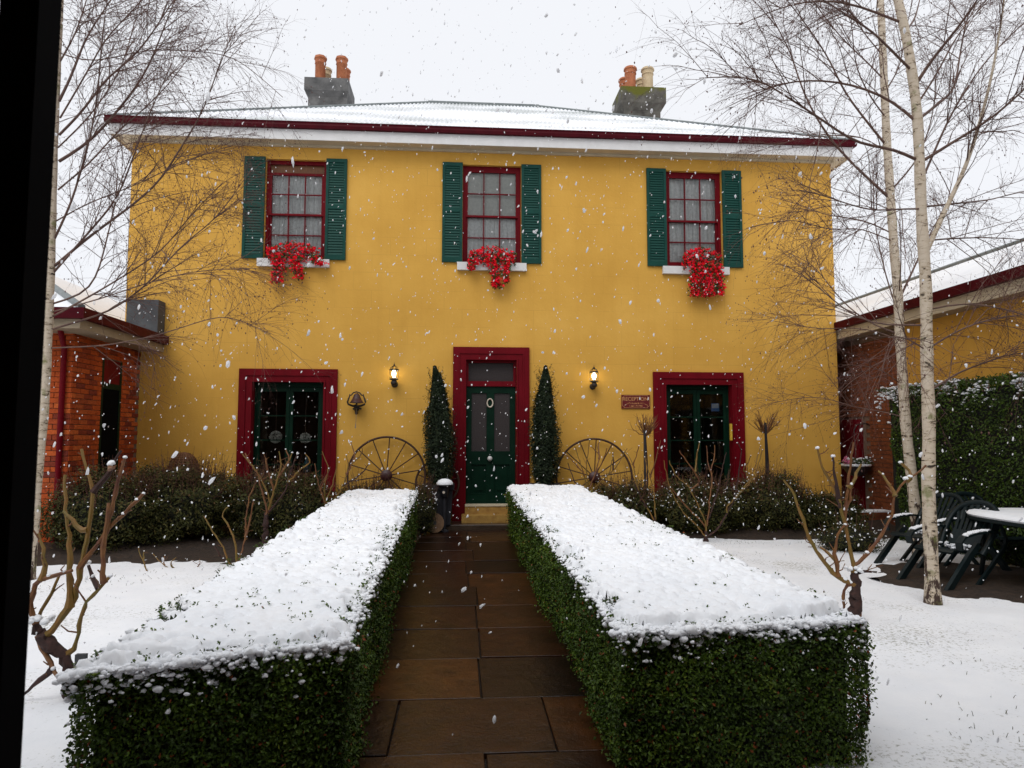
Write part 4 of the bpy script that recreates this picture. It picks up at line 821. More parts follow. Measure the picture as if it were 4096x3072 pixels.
# ------------------------------------------------------------------ shrubs and conifers
def bush(name, label, c, r, n, mat='shrub', size=.046, cat='shrub', twigs=120, snow=0, group=None, up=.35):
    c = np.array(c, float); r = np.array(r, float); t = thing(name, label, cat, (c[0], c[1], max(0, c[2]-r[2])), group)
    d = norm(RNG.normal(0, 1, (n, 3))); d[:, 2] = np.where(d[:, 2] < -.8, -d[:, 2], d[:, 2]); rad = RNG.random(n)**.25*RNG.uniform(.80, 1.06, n)
    lump = 1 + .32*(vnoise(d[:, 0]*2+c[0], d[:, 2]*2+d[:, 1], .45, 3)-.5)*2
    P = c + d*r*(rad*lump)[:, None]; P[:, 2] = np.maximum(P[:, 2], .02)
    V, F = leaves(P, d + np.array([0, 0, up]), RNG.uniform(.7, 1.4, n)*size, .42, .2, jit=.6)
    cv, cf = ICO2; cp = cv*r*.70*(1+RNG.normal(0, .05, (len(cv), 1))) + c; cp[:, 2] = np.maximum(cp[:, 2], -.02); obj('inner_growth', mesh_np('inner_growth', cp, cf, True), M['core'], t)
    hz = (P[:, 2]-c[2])/r[2]; tn = np.clip(RNG.random(n)*.75 + .22*np.clip(hz, 0, 1)*RNG.random(n), 0, 1)
    obj('foliage', mesh_np('foliage', V, F, False, np.repeat(tn, 2)), M[mat], t, kind='stuff')
    if twigs:
        d = norm(RNG.normal(0, 1, (twigs, 3))); d[:, 2] = abs(d[:, 2])+.25; d = norm(d); b0 = c + d*r*.75; L = (RNG.uniform(.12, .34, twigs)+.28*RNG.random(twigs)**4)[:, None]; dr = norm(d*.35 + np.array([0, 0, 1]) + RNG.normal(0, .18, (twigs, 3)))
        Pt = np.stack([b0, b0+dr*L*.5, b0+dr*L + RNG.normal(0, .012, (twigs, 3))], 1); V, F = tubes(Pt, np.tile([.004, .003, .0015], (twigs, 1)), 3)
        obj('stems', mesh_np('stems', V, F), M['twig'], t, kind='stuff')
        Pq = np.repeat(b0+dr*L*.75, 5, 0) + RNG.normal(0, .03, (twigs*5, 3)); V, F = leaves(Pq, np.tile([[0, 0, .6]], (len(Pq), 1)), size*.7, .3, .1); obj('shoots', mesh_np('shoots', V, F, False, np.repeat(RNG.uniform(.6, 1, len(Pq)), 2)), M[mat], t, kind='stuff')
    st_ = MB()
    for k in range(6):
        a = k*1.05; st_.tube([(c[0]+.05*math.cos(a), c[1]+.05*math.sin(a), 0.0), (c[0]+r[0]*.45*math.cos(a), c[1]+r[1]*.45*math.sin(a), c[2]+r[2]*.3)], [.014, .006], 5)
    obj('stem', st_, M['old_wood'], t)
    if snow:
        d = norm(RNG.normal(0, 1, (snow, 3))); d[:, 2] = abs(d[:, 2])*.8+.15; d = norm(d); V, F = blobs(c + d*r*1.0, RNG.uniform(.006, .016, snow), ICO1, .6, .12); obj('snow_flecks', mesh_np('snow_flecks', V, F, True), M['snow'], t, kind='stuff')
    return t
G1 = 'winter shrubs in the bed under the windows'
bush('garden_shrub', 'tall rounded olive shrub between brick wing and french window', (-4.15, -1.75, .56), (1.0, .75, .58), 26000, twigs=420, snow=60, group=G1)
bush('garden_shrub', 'dark shrub at the corner by the brick wing', (-5.05, -2.30, .52), (.78, .66, .56), 15000, twigs=220, snow=40, group=G1)
bush('garden_shrub', 'spreading shrub under the sill of the ornamented window', (-2.75, -1.75, .50), (.95, .66, .55), 20000, twigs=300, snow=60, group=G1)
bush('garden_shrub', 'low twiggy shrub in front of the wheel by the bell', (-1.55, -.75, .36), (.72, .40, .42), 12000, twigs=260, snow=90, group=G1)
bush('garden_shrub', 'narrow leafy shrub between box hedge and doorstep', (-.62, -1.05, .38), (.24, .30, .46), 6000, twigs=70, snow=60, size=.03, group=G1)
bush('garden_shrub', 'snow flecked shrub in front of the wheel by the reception sign', (2.75, -.95, .36), (.72, .45, .46), 13000, twigs=220, snow=130, group=G1)
bush('garden_shrub', 'snow flecked shrub under the french window with the notice', (3.95, -1.15, .40), (.85, .55, .48), 17000, twigs=220, snow=200, group=G1)
bush('garden_shrub', 'bushy olive shrub right of the french window with the brass handle', (5.25, -1.10, .44), (.80, .60, .52), 17000, twigs=300, snow=140, group=G1)
bush('garden_shrub', 'low dark shrub at the corner of the ochre house', (6.25, -1.15, .30), (.62, .50, .36), 10000, twigs=80, snow=60, group=G1)
bush('garden_shrub', 'low green clump beside the rear birch trunk', (5.55, -2.9, .16), (.55, .40, .22), 4200, twigs=10, snow=70, size=.03, group=G1)
def conifer(c, zt, r, label, lean):
    t = thing('potted_conifer', label, 'conifer', (c[0], c[1], 0), 'conifers either side of the front door')
    zb = .78; n = 24000; h = RNG.random(n)**.8; a = RNG.random(n)*2*math.pi
    prof = r*np.interp(h, [0, .10, .35, .62, .85, 1.0], [.62, .85, 1.0, .78, .40, .05])*(1+.16*np.sin(a*3+h*9))*(.80+.45*vnoise(a*1.2+c[0], h*3.0, .35, 61))
    rad = prof*RNG.random(n)**.22*RNG.uniform(.80, 1.10, n)
    P = np.stack([c[0]+rad*np.cos(a)+lean*h**4, c[1]+rad*np.sin(a), zb+(zt-zb)*h], 1); d = np.stack([np.cos(a), np.sin(a), np.full(n, 1.3)], 1)
    V, F = leaves(P, d, RNG.uniform(.035, .065, n), .38, .2, jit=.5); obj('foliage', mesh_np('foliage', V, F, False, np.repeat(RNG.random(n), 2)), M['conifer'], t, kind='stuff')
    m_ = 240; h = RNG.random(m_)*.94; a = RNG.random(m_)*2*math.pi; pr = r*np.interp(h, [0, .10, .35, .62, .85, 1.0], [.62, .85, 1.0, .78, .40, .05]); b0 = np.stack([c[0]+pr*.6*np.cos(a)+lean*h**4, c[1]+pr*.6*np.sin(a), zb+(zt-zb)*h], 1)
    dr = norm(np.stack([np.cos(a)*.6, np.sin(a)*.6, np.full(m_, 1.0)], 1)); L = RNG.uniform(.08, .24, m_)
    q = np.repeat(b0, 14, 0) + np.repeat(dr*L[:, None], 14, 0)*RNG.random((m_*14, 1)) + np.repeat(np.stack([np.cos(a), np.sin(a), 0*a], 1)*(pr*.38)[:, None], 14, 0) + RNG.normal(0, .010, (m_*14, 3))
    V, F = leaves(q, np.repeat(dr, 14, 0), .032, .35, .2, jit=.4); obj('sprays', mesh_np('sprays', V, F, False, np.repeat(RNG.uniform(.3, 1, len(q)), 2)), M['conifer'], t, kind='stuff')
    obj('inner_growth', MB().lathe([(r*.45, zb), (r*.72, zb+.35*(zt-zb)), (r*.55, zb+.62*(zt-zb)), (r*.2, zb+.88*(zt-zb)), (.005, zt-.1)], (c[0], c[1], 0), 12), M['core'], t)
    obj('trunk', MB().tube([(c[0], c[1], .5), (c[0], c[1], zb+.8), (c[0]+lean*.4, c[1], zt-.15)], [.03, .025, .008], 8), M['old_wood'], t)
    obj('pot', MB().frustum((c[0]-.20, c[0]+.20, c[1]-.2, c[1]+.2, .12), (c[0]-.24, c[0]+.24, c[1]-.24, c[1]+.24, .78)).box(c[0]-.26, c[0]+.26, c[1]-.26, c[1]+.26, .72, .80), M['plastic_pot'], t)
    n = 70; h = RNG.random(n); a = RNG.random(n)*6.28; pr = r*np.interp(h, [0, .10, .35, .62, .85, 1.0], [.62, .85, 1.0, .78, .40, .05]); V, F = blobs(np.stack([c[0]+pr*np.cos(a), c[1]+pr*np.sin(a), zb+(zt-zb)*h], 1), RNG.uniform(.005, .011, n), ICO1, .6, .1); obj('snow_flecks', mesh_np('snow_flecks', V, F, True), M['snow'], t, kind='stuff')
    return t
conifer((-.375, -.42), 2.86, .245, 'dark conifer with a crooked tip, beside the snow capped garden light', -.10)
conifer((1.47, -.42), 2.88, .245, 'dark straight tipped conifer in a square pot beside the reception wheel', .02)
# side shoot of the conifer, garden light, stone disc, rusty dome
gl = Py(1778, 1935, -.75); t = thing('garden_light', 'black dome topped garden light wearing a cap of snow', 'garden light', (gl[0], -.75, .02))
obj('body', MB().lathe([(.08, .02), (.08, .05), (.032, .07), (.032, gl[2]-.24), (.06, gl[2]-.22), (.075, gl[2]-.06), (.13, gl[2]-.03), (.128, gl[2]), (.09, gl[2]+.04), (.0, gl[2]+.06)], (gl[0], -.75, 0), 18), M['plastic_pot'], t, smooth=True)
obj('lamp_window', MB().lathe([(.0, -.004), (.022, -.004), (.022, .006)], (gl[0]-.01, -.822, gl[2]-.14), 12, 'y'), M['bone'], t)
obj('snow_cap', MB().lathe([(.138, gl[2]-.012), (.142, gl[2]+.012), (.11, gl[2]+.055), (.06, gl[2]+.08), (.0, gl[2]+.088)], (gl[0]+.005, -.75, 0), 18), M['snow'], t, smooth=True)
gp_ = Gz(1738, 2135, .02); t = thing('stone_disc', 'round sandstone grinding disc leaning by the doorstep', 'grindstone', (gp_[0], gp_[1], .03))
t['_local'] = 1; t.rotation_euler = (math.radians(-14), 0, math.radians(18))
mb = MB(); ang = np.linspace(0, 2*math.pi, 29)[:-1]; vs = []
for yy in (-.035, .035): vs += [(.165*math.cos(a), yy, .165+.165*math.sin(a)) for a in ang]
sq = [(.03, .03), (-.03, .03), (-.03, -.03), (.03, -.03)]
obj('disc', mb.add(vs, [tuple(range(28)), tuple(range(55, 27, -1))] + [(i, i+28, (i+1) % 28+28, (i+1) % 28) for i in range(28)]), M['grind'], t, smooth=True)
obj('hole_shade_plate', MB().box(-.03, .03, -.0372, -.0352, .135, .195), M['black_iron'], t)  # thin black plate on the face, coloured as the dark of a hole
db = Py(745, 1840, -.35); t = thing('wicker_dome', 'rusty brown wicker dome showing above the olive shrub', 'dome', (db[0], -.45, .2))
mb = MB()
for k in range(10):
    a = math.pi*k/10; mb.tube([(db[0]+.24*math.cos(s)*math.cos(a), -.45+.24*math.cos(s)*math.sin(a), .1+.95+.30*math.sin(s)) for s in np.linspace(-.3, math.pi+.3, 15)], .010, 5)
for zz in np.linspace(.2, 1.05, 11): mb.tube([(db[0]+.235*math.cos(s), -.45+.235*math.sin(s), zz) for s in np.linspace(0, 2*math.pi, 25)[:-1]], .012, 5, True)
for ph in np.linspace(.1, 1.3, 9): mb.tube([(db[0]+.24*math.cos(ph)*math.cos(s), -.45+.24*math.cos(ph)*math.sin(s), .1+.95+.30*math.sin(ph)) for s in np.linspace(0, 2*math.pi, 25)[:-1]], .014, 5, True)
obj('weave', mb, M['timber'], t)
# tall clipped hedge by the wing
def tall_hedge():
    x0, x1, y0, y1, zt = 6.92, 7.44, -8.6, -1.45, 2.42
    t = thing('tall_hedge', 'tall dark clipped hedge dusted with snow along the ochre wing', 'hedge', (7.2, -4.5, 0))
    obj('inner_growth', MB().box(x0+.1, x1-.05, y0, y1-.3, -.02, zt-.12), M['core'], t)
    n = 34000; y = y0+(y1-y0)*RNG.random(n); z = RNG.random(n)*zt
    endr = np.clip((y-(y1-.55))/.55, 0, 1); zc = zt*(1-.0*endr); x = x0 + .38*endr**2 + .05*(vnoise(y, z, .3, 3)-.5)*2 + RNG.exponential(.04, n) + .10*np.clip((z-zt+.15)/.15, 0, 1)**2
    y = y - .55*endr*np.clip((1.7-z)/1.7, 0, 1)
    P = np.stack([x, y, z], 1); Nn = np.tile([[-1, -.3, .4]], (n, 1))
    m_ = 9000; P2 = np.stack([x0+RNG.random(m_)*(x1-x0), y0+(y1-y0)*RNG.random(m_), zt-RNG.random(m_)*.08+.03*np.sin(RNG.random(m_)*6)], 1)
    k_ = 4000; P3 = np.stack([x0+.3+RNG.random(k_)*.25, y1-.05-RNG.random(k_)*.3, RNG.random(k_)*zt], 1)
    P = np.concatenate([P, P2, P3]); Nn = np.concatenate([Nn, np.tile([[-.2, -.2, 1]], (m_, 1)), np.tile([[-.7, .5, .4]], (k_, 1))])
    V, F = leaves(P, Nn, RNG.uniform(.03, .055, len(P)), .5, .25); tn = np.clip(RNG.normal(.35, .2, len(P)), 0, .94)
    obj('foliage', mesh_np('foliage', V, F, False, np.repeat(tn, 2)), M['leaf'], t, kind='stuff')
    n = 2600; y = y0+(y1-y0)*RNG.random(n); d = RNG.exponential(.10, n); pt = vnoise(y, d, .35, 9); k = pt > .38; y, d = y[k], d[k]; n = len(y)
    V, F = blobs(np.stack([x0+.02+np.where(d < .1, RNG.random(n)*.45, RNG.random(n)*.05), y, zt+.03-d], 1), RNG.uniform(.012, .034, n), ICO1, .55, .12); obj('snow_clumps', mesh_np('snow_clumps', V, F, True), M['snow'], t, kind='stuff')
tall_hedge()

# ------------------------------------------------------------------ birches
def spread(P, R, step=.16):                        # resample polyline
    P = np.array(P, float); d = np.concatenate([[0], np.cumsum(np.linalg.norm(np.diff(P, axis=0), axis=1))]); n = max(5, int(d[-1]/step)+2); s = np.linspace(0, d[-1], n)
    Q = np.stack([np.interp(s, d, P[:, i]) for i in range(3)], 1); 
    for _ in range(2): Q[1:-1] = .25*Q[:-2] + .5*Q[1:-1] + .25*Q[2:]
    return Q, np.interp(s/d[-1], np.linspace(0, 1, len(R)), R)
def kids(par, parR, count, L0, L1, n, spreadk, upk, droop, r0, smin=.15, w=None):
    """par (T,m,3): children polylines (count,n,3)"""
    T, m_, _ = par.shape; i = RNG.choice(T, count, p=w); s = RNG.uniform(smin, .98, count); f = s*(m_-1); k = np.minimum(f.astype(int), m_-2); fr = (f-k)[:, None]
    pos = par[i, k]*(1-fr) + par[i, k+1]*fr; tg = norm(par[i, k+1]-par[i, k]); rad = parR[i, k]
    d = norm(tg*.85 + RNG.normal(0, spreadk, (count, 3)) + np.array([0, 0, upk])); L = RNG.uniform(L0, L1, count)*(1.15-.5*s)
    tau = np.linspace(0, 1, n); wig = np.cumsum(RNG.normal(0, .05, (count, n, 3)), 1)*tau[None, :, None]
    P = pos[:, None] + d[:, None]*(L[:, None]*tau)[..., None] + wig*L[:, None, None]*.35; P[:, :, 2] -= droop*(L[:, None]*tau**2)
    return P, np.minimum(r0, rad[:, None]*.75)*np.linspace(1, .35, n)[None]
def birch(label, trunk_px, ty, base_r, limbs, n2, n3, n4, extra_top=3.0):
    base = Py(*trunk_px[0], ty); t = thing('birch_tree', label, 'birch', (base[0], base[1], 0), 'bare silver birches in the garden')
    tp = [Py(u, v, ty) for u, v in trunk_px]; tp[0] = np.array([base[0], ty, -.05]); d = norm(tp[-1]-tp[-2]); tp += [tp[-1]+d*extra_top*.5, tp[-1]+d*extra_top + np.array([.1, .1, 0])]
    Rr = np.concatenate([np.linspace(base_r, base_r*.58, len(tp)-2), [base_r*.38, base_r*.15]]); Q, R = spread(tp, Rr); R = R*(1+.05*np.sin(np.arange(len(R))*1.7)); R[0] *= 1.35; R[1] *= 1.08
    obj('trunk', MB().tube(Q, R, 14), M['bark'], t, smooth=True)
    L = []; LR = []
    for pts, r in limbs:
        dy = random.uniform(-1.0, 1.0); n = len(pts); P = [Py(u, v, ty + dy*(k/(n-1))**1.2*1.2) for k, (u, v) in enumerate(pts)]
        d = norm(P[-1]-P[-2]); P += [P[-1] + d*.35 + np.array([0, 0, -.03])]
        r *= .78; Q, R = spread(P, np.linspace(r, .0035, len(P))); obj('limb', MB().tube(Q, R, 7), M['bark'] if r > .025 else M['limb'], t, smooth=True)
        s = np.linspace(0, len(Q)-1, 24); k = np.minimum(s.astype(int), len(Q)-2); f = (s-k)[:, None]; L.append(Q[k]*(1-f)+Q[k+1]*f); LR.append(np.interp(s, np.arange(len(R)), R))
    L = np.array(L); LR = np.array(LR); ln = np.linalg.norm(np.diff(L, axis=1), axis=2).sum(1); w = ln/ln.sum()
    P2, R2 = kids(L, LR, n2, .45, 1.30, 9, .46, .04, .12, .0052, .15, w)
    P3, R3 = kids(P2, R2, n3, .22, .62, 7, .48, .02, .22, .0023, .12)
    P4, R4 = kids(P3, R3, n4, .10, .28, 4, .55, .0, .25, .0013, .15)
    obj('branches', mesh_np('branches', *join([tubes(P2, R2, 4)]), True), M['limb'], t, kind='stuff')
    obj('twigs', mesh_np('twigs', *join([tubes(P3, R3, 3), tubes(P4, R4, 3)])), M['twig'], t, kind='stuff')
    k = RNG.random(len(P4)) < .55; B = np.concatenate([P4[k, -1], P3[RNG.random(len(P3)) < .4, -1]]); V, F = blobs(B, RNG.uniform(.004, .009, len(B)), ICO1[0:2] if False else (np.array([[1,0,0],[-1,0,0],[0,1,0],[0,-1,0],[0,0,1.9],[0,0,-1.9]], float)*.8, np.array([[0,2,4],[2,1,4],[1,3,4],[3,0,4],[2,0,5],[1,2,5],[3,1,5],[0,3,5]])), 1, .05)
    obj('buds', mesh_np('buds', V, F), M['twig'], t, kind='stuff')
q4 = lambda L: [(2900+a*.8441, b_*.8441) for a, b_ in L]
q8 = lambda L: [(3400+a*.4823, 900+b_*.4823) for a, b_ in L]
q1 = lambda L: [(a*.8436, b_*.8436) for a, b_ in L]
q0 = lambda L: [(3000+a*.7234, 1300+b_*.7234) for a, b_ in L]
R1 = [(q4([(960,1180),(1060,960),(1140,800),(1190,640),(1240,470),(1280,280),(1310,100),(1330,-60)]), .034),
      (q4([(925,770),(1010,720),(1130,640),(1230,590),(1330,510),(1440,400),(1560,290)]), .022), (q4([(925,560),(1040,470),(1090,420),(1110,280),(1130,160),(1160,40)]), .020),
      (q4([(910,390),(1000,250),(1060,190),(1150,70),(1220,-40)]), .024), (q4([(905,575),(830,500),(750,455),(640,410),(500,380),(300,382),(150,440)]), .020),
      (q4([(905,755),(800,705),(620,680),(450,560),(250,430),(150,370),(10,362)]), .021), (q4([(845,110),(740,70),(620,20),(500,0),(340,10),(200,60)]), .018),
      (q4([(940,980),(1080,965),(1240,950),(1400,910)]), .014), (q4([(925,990),(840,990),(700,1000),(560,960),(450,920)]), .012),
      (q4([(960,1140),(1060,1130),(1240,1125),(1417,1135)]), .012), (q8([(660,1020),(800,920),(950,850),(1090,790),(1250,760)]), .013),
      (q8([(660,1370),(800,1290),(900,1220),(1100,1150),(1290,1080),(1443,1060)]), .015), (q8([(590,830),(440,820),(250,850),(100,790),(-60,700),(-200,560),(-320,470)]), .013),
      (q8([(660,700),(850,650),(1050,640),(1250,690),(1443,740)]), .012), (q4([(850,160),(900,90),(930,-30)]), .016), (q4([(935,850),(1000,700),(1060,560),(1180,360),(1260,260),(1400,120)]), .016),
      (q0([(960,130),(880,80),(800,60)]), .010), (q4([(880,330),(800,250),(700,150),(560,60),(420,-30)]), .018), (q4([(920,480),(1000,360),(1100,160),(1190,60)]), .014)]
R2 = [(q4([(775,935),(650,820),(540,710),(470,620),(400,500),(350,380),(310,240),(230,100),(180,-20)]), .026), (q4([(765,690),(690,600),(560,430),(500,290),(430,180),(350,70),(260,-40)]), .022),
      (q4([(765,560),(700,480),(620,330),(600,120),(590,0)]), .014), (q4([(755,380),(680,300),(560,190),(470,80),(400,-20)]), .014), (q4([(790,900),(850,830),(900,780),(960,640),(990,520),(1000,380)]), .016),
      (q4([(790,1105),(660,1040),(480,1022),(380,980),(290,950)]), .013), (q4([(790,1140),(640,1080),(500,1090),(330,1040),(180,1060)]), .011), (q4([(825,1420),(900,1260),(960,1130),(1030,1000)]), .022),
      (q4([(805,1440),(760,1300),(720,1120),(700,960),(705,820)]), .013), (q4([(825,1400),(835,1240),(830,1080)]), .012), (q8([(390,900),(250,850),(120,790),(-60,640),(-180,490),(-300,330),(-440,260)]), .015),
      (q8([(400,960),(300,900),(150,860),(-50,850),(-250,870),(-420,830)]), .010), (q8([(430,1590),(300,1545),(150,1530),(0,1510),(-150,1440),(-320,1420),(-470,1440)]), .010),
      (q8([(410,1310),(300,1220),(200,1180),(60,1160)]), .009), (q4([(760,430),(830,330),(850,180),(880,40)]), .013), (q4([(745,260),(660,160),(590,60),(540,-40)]), .012), (q4([(770,720),(640,640),(500,640),(330,660),(200,700)]), .011)]
R3 = [(q1([(280,480),(340,360),(400,190),(470,80),(540,-20)]), .022), (q1([(280,640),(400,520),(500,370),(640,270),(740,130),(830,-10)]), .020), (q1([(280,765),(420,680),(520,570),(620,450),(700,330),(760,180),(820,20)]), .024),
      (q1([(260,1130),(340,960),(430,650),(470,400),(480,200),(500,60)]), .018), (q1([(255,1290),(440,1080),(560,940),(640,720),(700,560),(760,420)]), .018), (q1([(260,1260),(400,1140),(520,1050),(620,980),(760,860),(870,680),(960,540),(1000,420),(1060,260)]), .022),
      (q1([(250,1440),(420,1390),(470,1280),(520,1080),(545,960),(570,860),(640,700)]), .015), (q1([(250,1500),(400,1420),(520,1350),(650,1270),(780,1180),(870,1060),(960,960)]), .015),
      (q1([(250,1560),(520,1480),(700,1350),(800,1230),(900,1130),(1000,1060),(1090,950),(1150,860)]), .016), (q1([(245,1480),(500,1410),(700,1340),(900,1290),(1060,1275)]), .011), (q1([(240,1650),(500,1640),(750,1590),(900,1540),(1060,1490),(1170,1530)]), .011),
      (q1([(280,300),(360,160),(400,40),(420,-40)]), .014), (q1([(285,560),(420,330),(500,180),(620,60),(700,-30)]), .014), (q1([(280,250),(420,300),(700,235),(900,240),(1100,260),(1240,370)]), .010), (q1([(275,900),(420,780),(560,620),(680,520),(800,400),(920,240)]), .014),
      (q1([(262,1050),(420,960),(640,880),(800,800),(1000,720)]), .011), (q1([(275,700),(420,560),(560,360),(620,180),(660,20)]), .012)]
birch('silver birch with pale flaking trunk standing beside the reclining chairs', [(3733,2440),(3722,2150),(3712,1950),(3718,1698),(3709,1527),(3706,1334),(3704,1117),(3692,972),(3685,844),(3672,473),(3647,278),(3622,127),(3592,0)], -6.02, .066, R1, 270, 2100, 4000)
birch('slimmer silver birch growing behind the reclining chairs', [(3678,2222),(3665,2080),(3640,1850),(3622,1698),(3612,1527),(3598,1334),(3593,1189),(3578,1020),(3563,802),(3546,549),(3537,338),(3525,67),(3522,0)], -3.35, .074, R2, 270, 2100, 4000)
birch('silver birch beside the brick wing, half hidden by the black post', [(108,2330),(126,2200),(146,1900),(174,1640),(198,1150),(208,800),(213,600),(230,200),(240,0)], -4.25, .064, R3, 380, 3000, 5600)

# ------------------------------------------------------------------ roses
def rose(name, label, y, trunk, canes, r=.011, tr=.04, group='pruned roses', snow=.6, wood='old_wood', dy=.25, cat='rose'):
    b0 = Py(*trunk[0], y); t = thing(name, label, cat, (b0[0], b0[1], 0), group)
    tp = [Py(u, v, y) for u, v in trunk]
    if tp[0][2] > 0: tp = [np.array([tp[0][0], y, -.03])] + tp
    else: tp[0][2] = -.03
    if len(tp) < 2: tp.append(tp[0]+np.array([0, 0, .12]))
    Q, R = spread(tp, np.linspace(tr*1.15, tr*.75, len(tp)), .03); kk = np.convolve(RNG.normal(0, .35, len(R)+8), np.ones(4)/2, 'same')[4:-4]; R = R*(1+kk.clip(-.18, .22)); R[-1] *= .6; Q = Q + RNG.normal(0, .006, Q.shape)
    tm = MB().tube(Q, R, 11); tv = np.array(tm.v) + RNG.normal(0, tr*.13, (len(tm.v), 3)); tm.v = [tuple(q) for q in tv]; obj('trunk', tm, M[wood], t, smooth=True)
    SP = []; SR = []; have = [Q]
    for k, pts in enumerate(canes):
        d_ = random.uniform(-dy, dy); n = len(pts); P = [Py(u, v, y + d_*(i/(n-1))) for i, (u, v) in enumerate(pts)]
        allq = np.concatenate(have); dd = np.linalg.norm(allq-P[0], axis=1) + 3*np.clip(allq[:, 2]-P[0][2]-.01, 0, 1); j0 = allq[dd.argmin()]; off = j0[1]-P[0][1]
        if dd.min() < .9:
            P = [p + np.array([0, off*(1-i/(n-1)), 0]) for i, p in enumerate(P)]
            if np.linalg.norm(P[0]-j0) > .01: P = [j0] + P
        n = len(P)
        Q, R = spread(P, np.linspace(r*random.uniform(1.0, 1.35), r*.55, n), .06); Q = Q + RNG.normal(0, .0045, Q.shape); R = R*(1+.13*RNG.normal(0, 1, len(R)).clip(-2, 2))
        have.append(Q); R[0] *= 1.25
        obj('cane', MB().tube(Q, R, 6), M[('cane', 'cane_red', 'old_wood')[0 if k % 5 < 2 else (1 if k % 5 < 4 else 2)]], t, smooth=True)
        # side spurs and snow
        for j in range(1, len(Q)-1):
            if RNG.random() < .38:
                d = norm(np.array([RNG.normal(), RNG.normal(), .8])); sl = RNG.choice([.03, .06, .13], p=[.5, .35, .15])*RNG.uniform(.7, 1.3); SP.append(np.stack([Q[j], Q[j]+d*sl*.5+RNG.normal(0, .006, 3), Q[j]+d*sl+RNG.normal(0, .012, 3)])); SR.append([r*.38, r*.28, r*.2])
        if RNG.random() < snow*.75: blob_p.append(Q[-1]+np.array([0, 0, .002])); blob_r.append(r*RNG.uniform(.7, 1.15))
        tg = norm(np.gradient(Q, axis=0))
        for j in range(len(Q)):
            if tg[j, 2] < .75 and RNG.random() < .62*snow: blob_p.append(Q[j]+np.array([0, 0, R[j]*.8])); blob_r.append(R[j]*RNG.uniform(.8, 1.3))
    if tr > .038:
        for q in range(14): blob_p.append(have[0][-1] + np.array([RNG.normal(0, .035), RNG.normal(0, .03), RNG.normal(.025, .012)])); blob_r.append(RNG.uniform(.012, .026))
    if SP: V, F = tubes(np.array(SP), np.array(SR), 4); obj('spurs', mesh_np('spurs', V, F), M['cane_red'], t, kind='stuff')
    if blob_p: V, F = blobs(np.array(blob_p), np.array(blob_r), ICO2, .8, .08); obj('snow_flecks', mesh_np('snow_flecks', V, F, True), M['snow'], t, kind='stuff')
    blob_p.clear(); blob_r.clear()
    return t
blob_p = []; blob_r = []
p2 = lambda L: [(a*.7232, 1700+b_*.7232) for a, b_ in L]
p7 = lambda L: [(2200+a*.4822, 1350+b_*.4822) for a, b_ in L]
p9 = lambda L: [(450+a*.3617, 1750+b_*.3617) for a, b_ in L]
p5 = lambda L: [(900+a*.422, 1350+b_*.422) for a, b_ in L]
big = rose('old_rose', 'large gnarled rose with long bare canes beside the black post', -8.0, p2([(400,1480),(385,1380),(340,1250),(250,1200),(190,1110)]),
     [p2(L) for L in ([(300,1130),(400,990),(450,800),(480,650),(510,500),(520,370),(490,280),(450,130)], [(395,990),(390,700),(370,500),(355,270)], [(455,760),(560,650),(600,560),(700,480),(800,380)], [(565,640),(600,500),(650,320),(690,180)],
      [(515,380),(600,250),(670,140)], [(420,1240),(440,1050),(490,940),(600,880),(600,840)], [(230,1200),(180,1110),(250,1000),(300,900),(330,820)], [(600,850),(575,740),(590,600),(600,430)], [(190,1110),(160,960),(200,860),(260,830),(340,840),(400,800)],
      [(545,900),(500,790),(490,760)], [(250,860),(270,780),(230,650),(215,600)], [(420,590),(385,480),(350,470)], [(570,220),(600,260),(620,240)], [(200,1150),(240,1260),(280,1360),(360,1430)], [(280,1360),(200,1420),(160,1490),(120,1500)])], .0165, .040, dy=.12)
obj('stake', MB().box(*sorted((Py(303,2690,-8.08)[0], Py(345,2690,-8.08)[0])), -8.10, -8.07, -.02, Py(320, 2615, -8.08)[2]), M['slate'], big)
rr2 = rose('old_rose', 'gnarled forked rose with bare canes in front of the birches', -6.6, q0([(575,1680),(580,1560),(585,1440),(575,1360)]),
     [q0(L) for L in ([(540,1430),(450,1370),(350,1230),(290,1080),(260,980),(250,930),(180,850)], [(570,1350),(555,1220),(520,1080),(470,900),(410,820),(370,680)], [(590,1330),(680,1220),(770,1080),(800,920),(840,870),(900,830),(975,780)], [(525,1090),(540,880),(560,720),(575,650)],
      [(490,1020),(480,880),(455,730)], [(550,880),(600,800),(610,770)], [(785,950),(740,840),(715,810)], [(500,1380),(470,1300),(470,1180),(520,1100)], [(560,980),(540,900),(560,880)], [(600,1380),(640,1350),(680,1365)], [(470,1290),(420,1250),(390,1230)], [(860,860),(880,810),(830,760)],
      [(520,1440),(510,1500),(520,1560),(525,1600)])], .0165, .046, dy=.15)
obj('stake', MB().box(Py(3425,2460,-6.55)[0], Py(3455,2460,-6.55)[0], -6.52, -6.49, -.02, Py(3440,2430,-6.5)[2]), M['timber'], rr2)
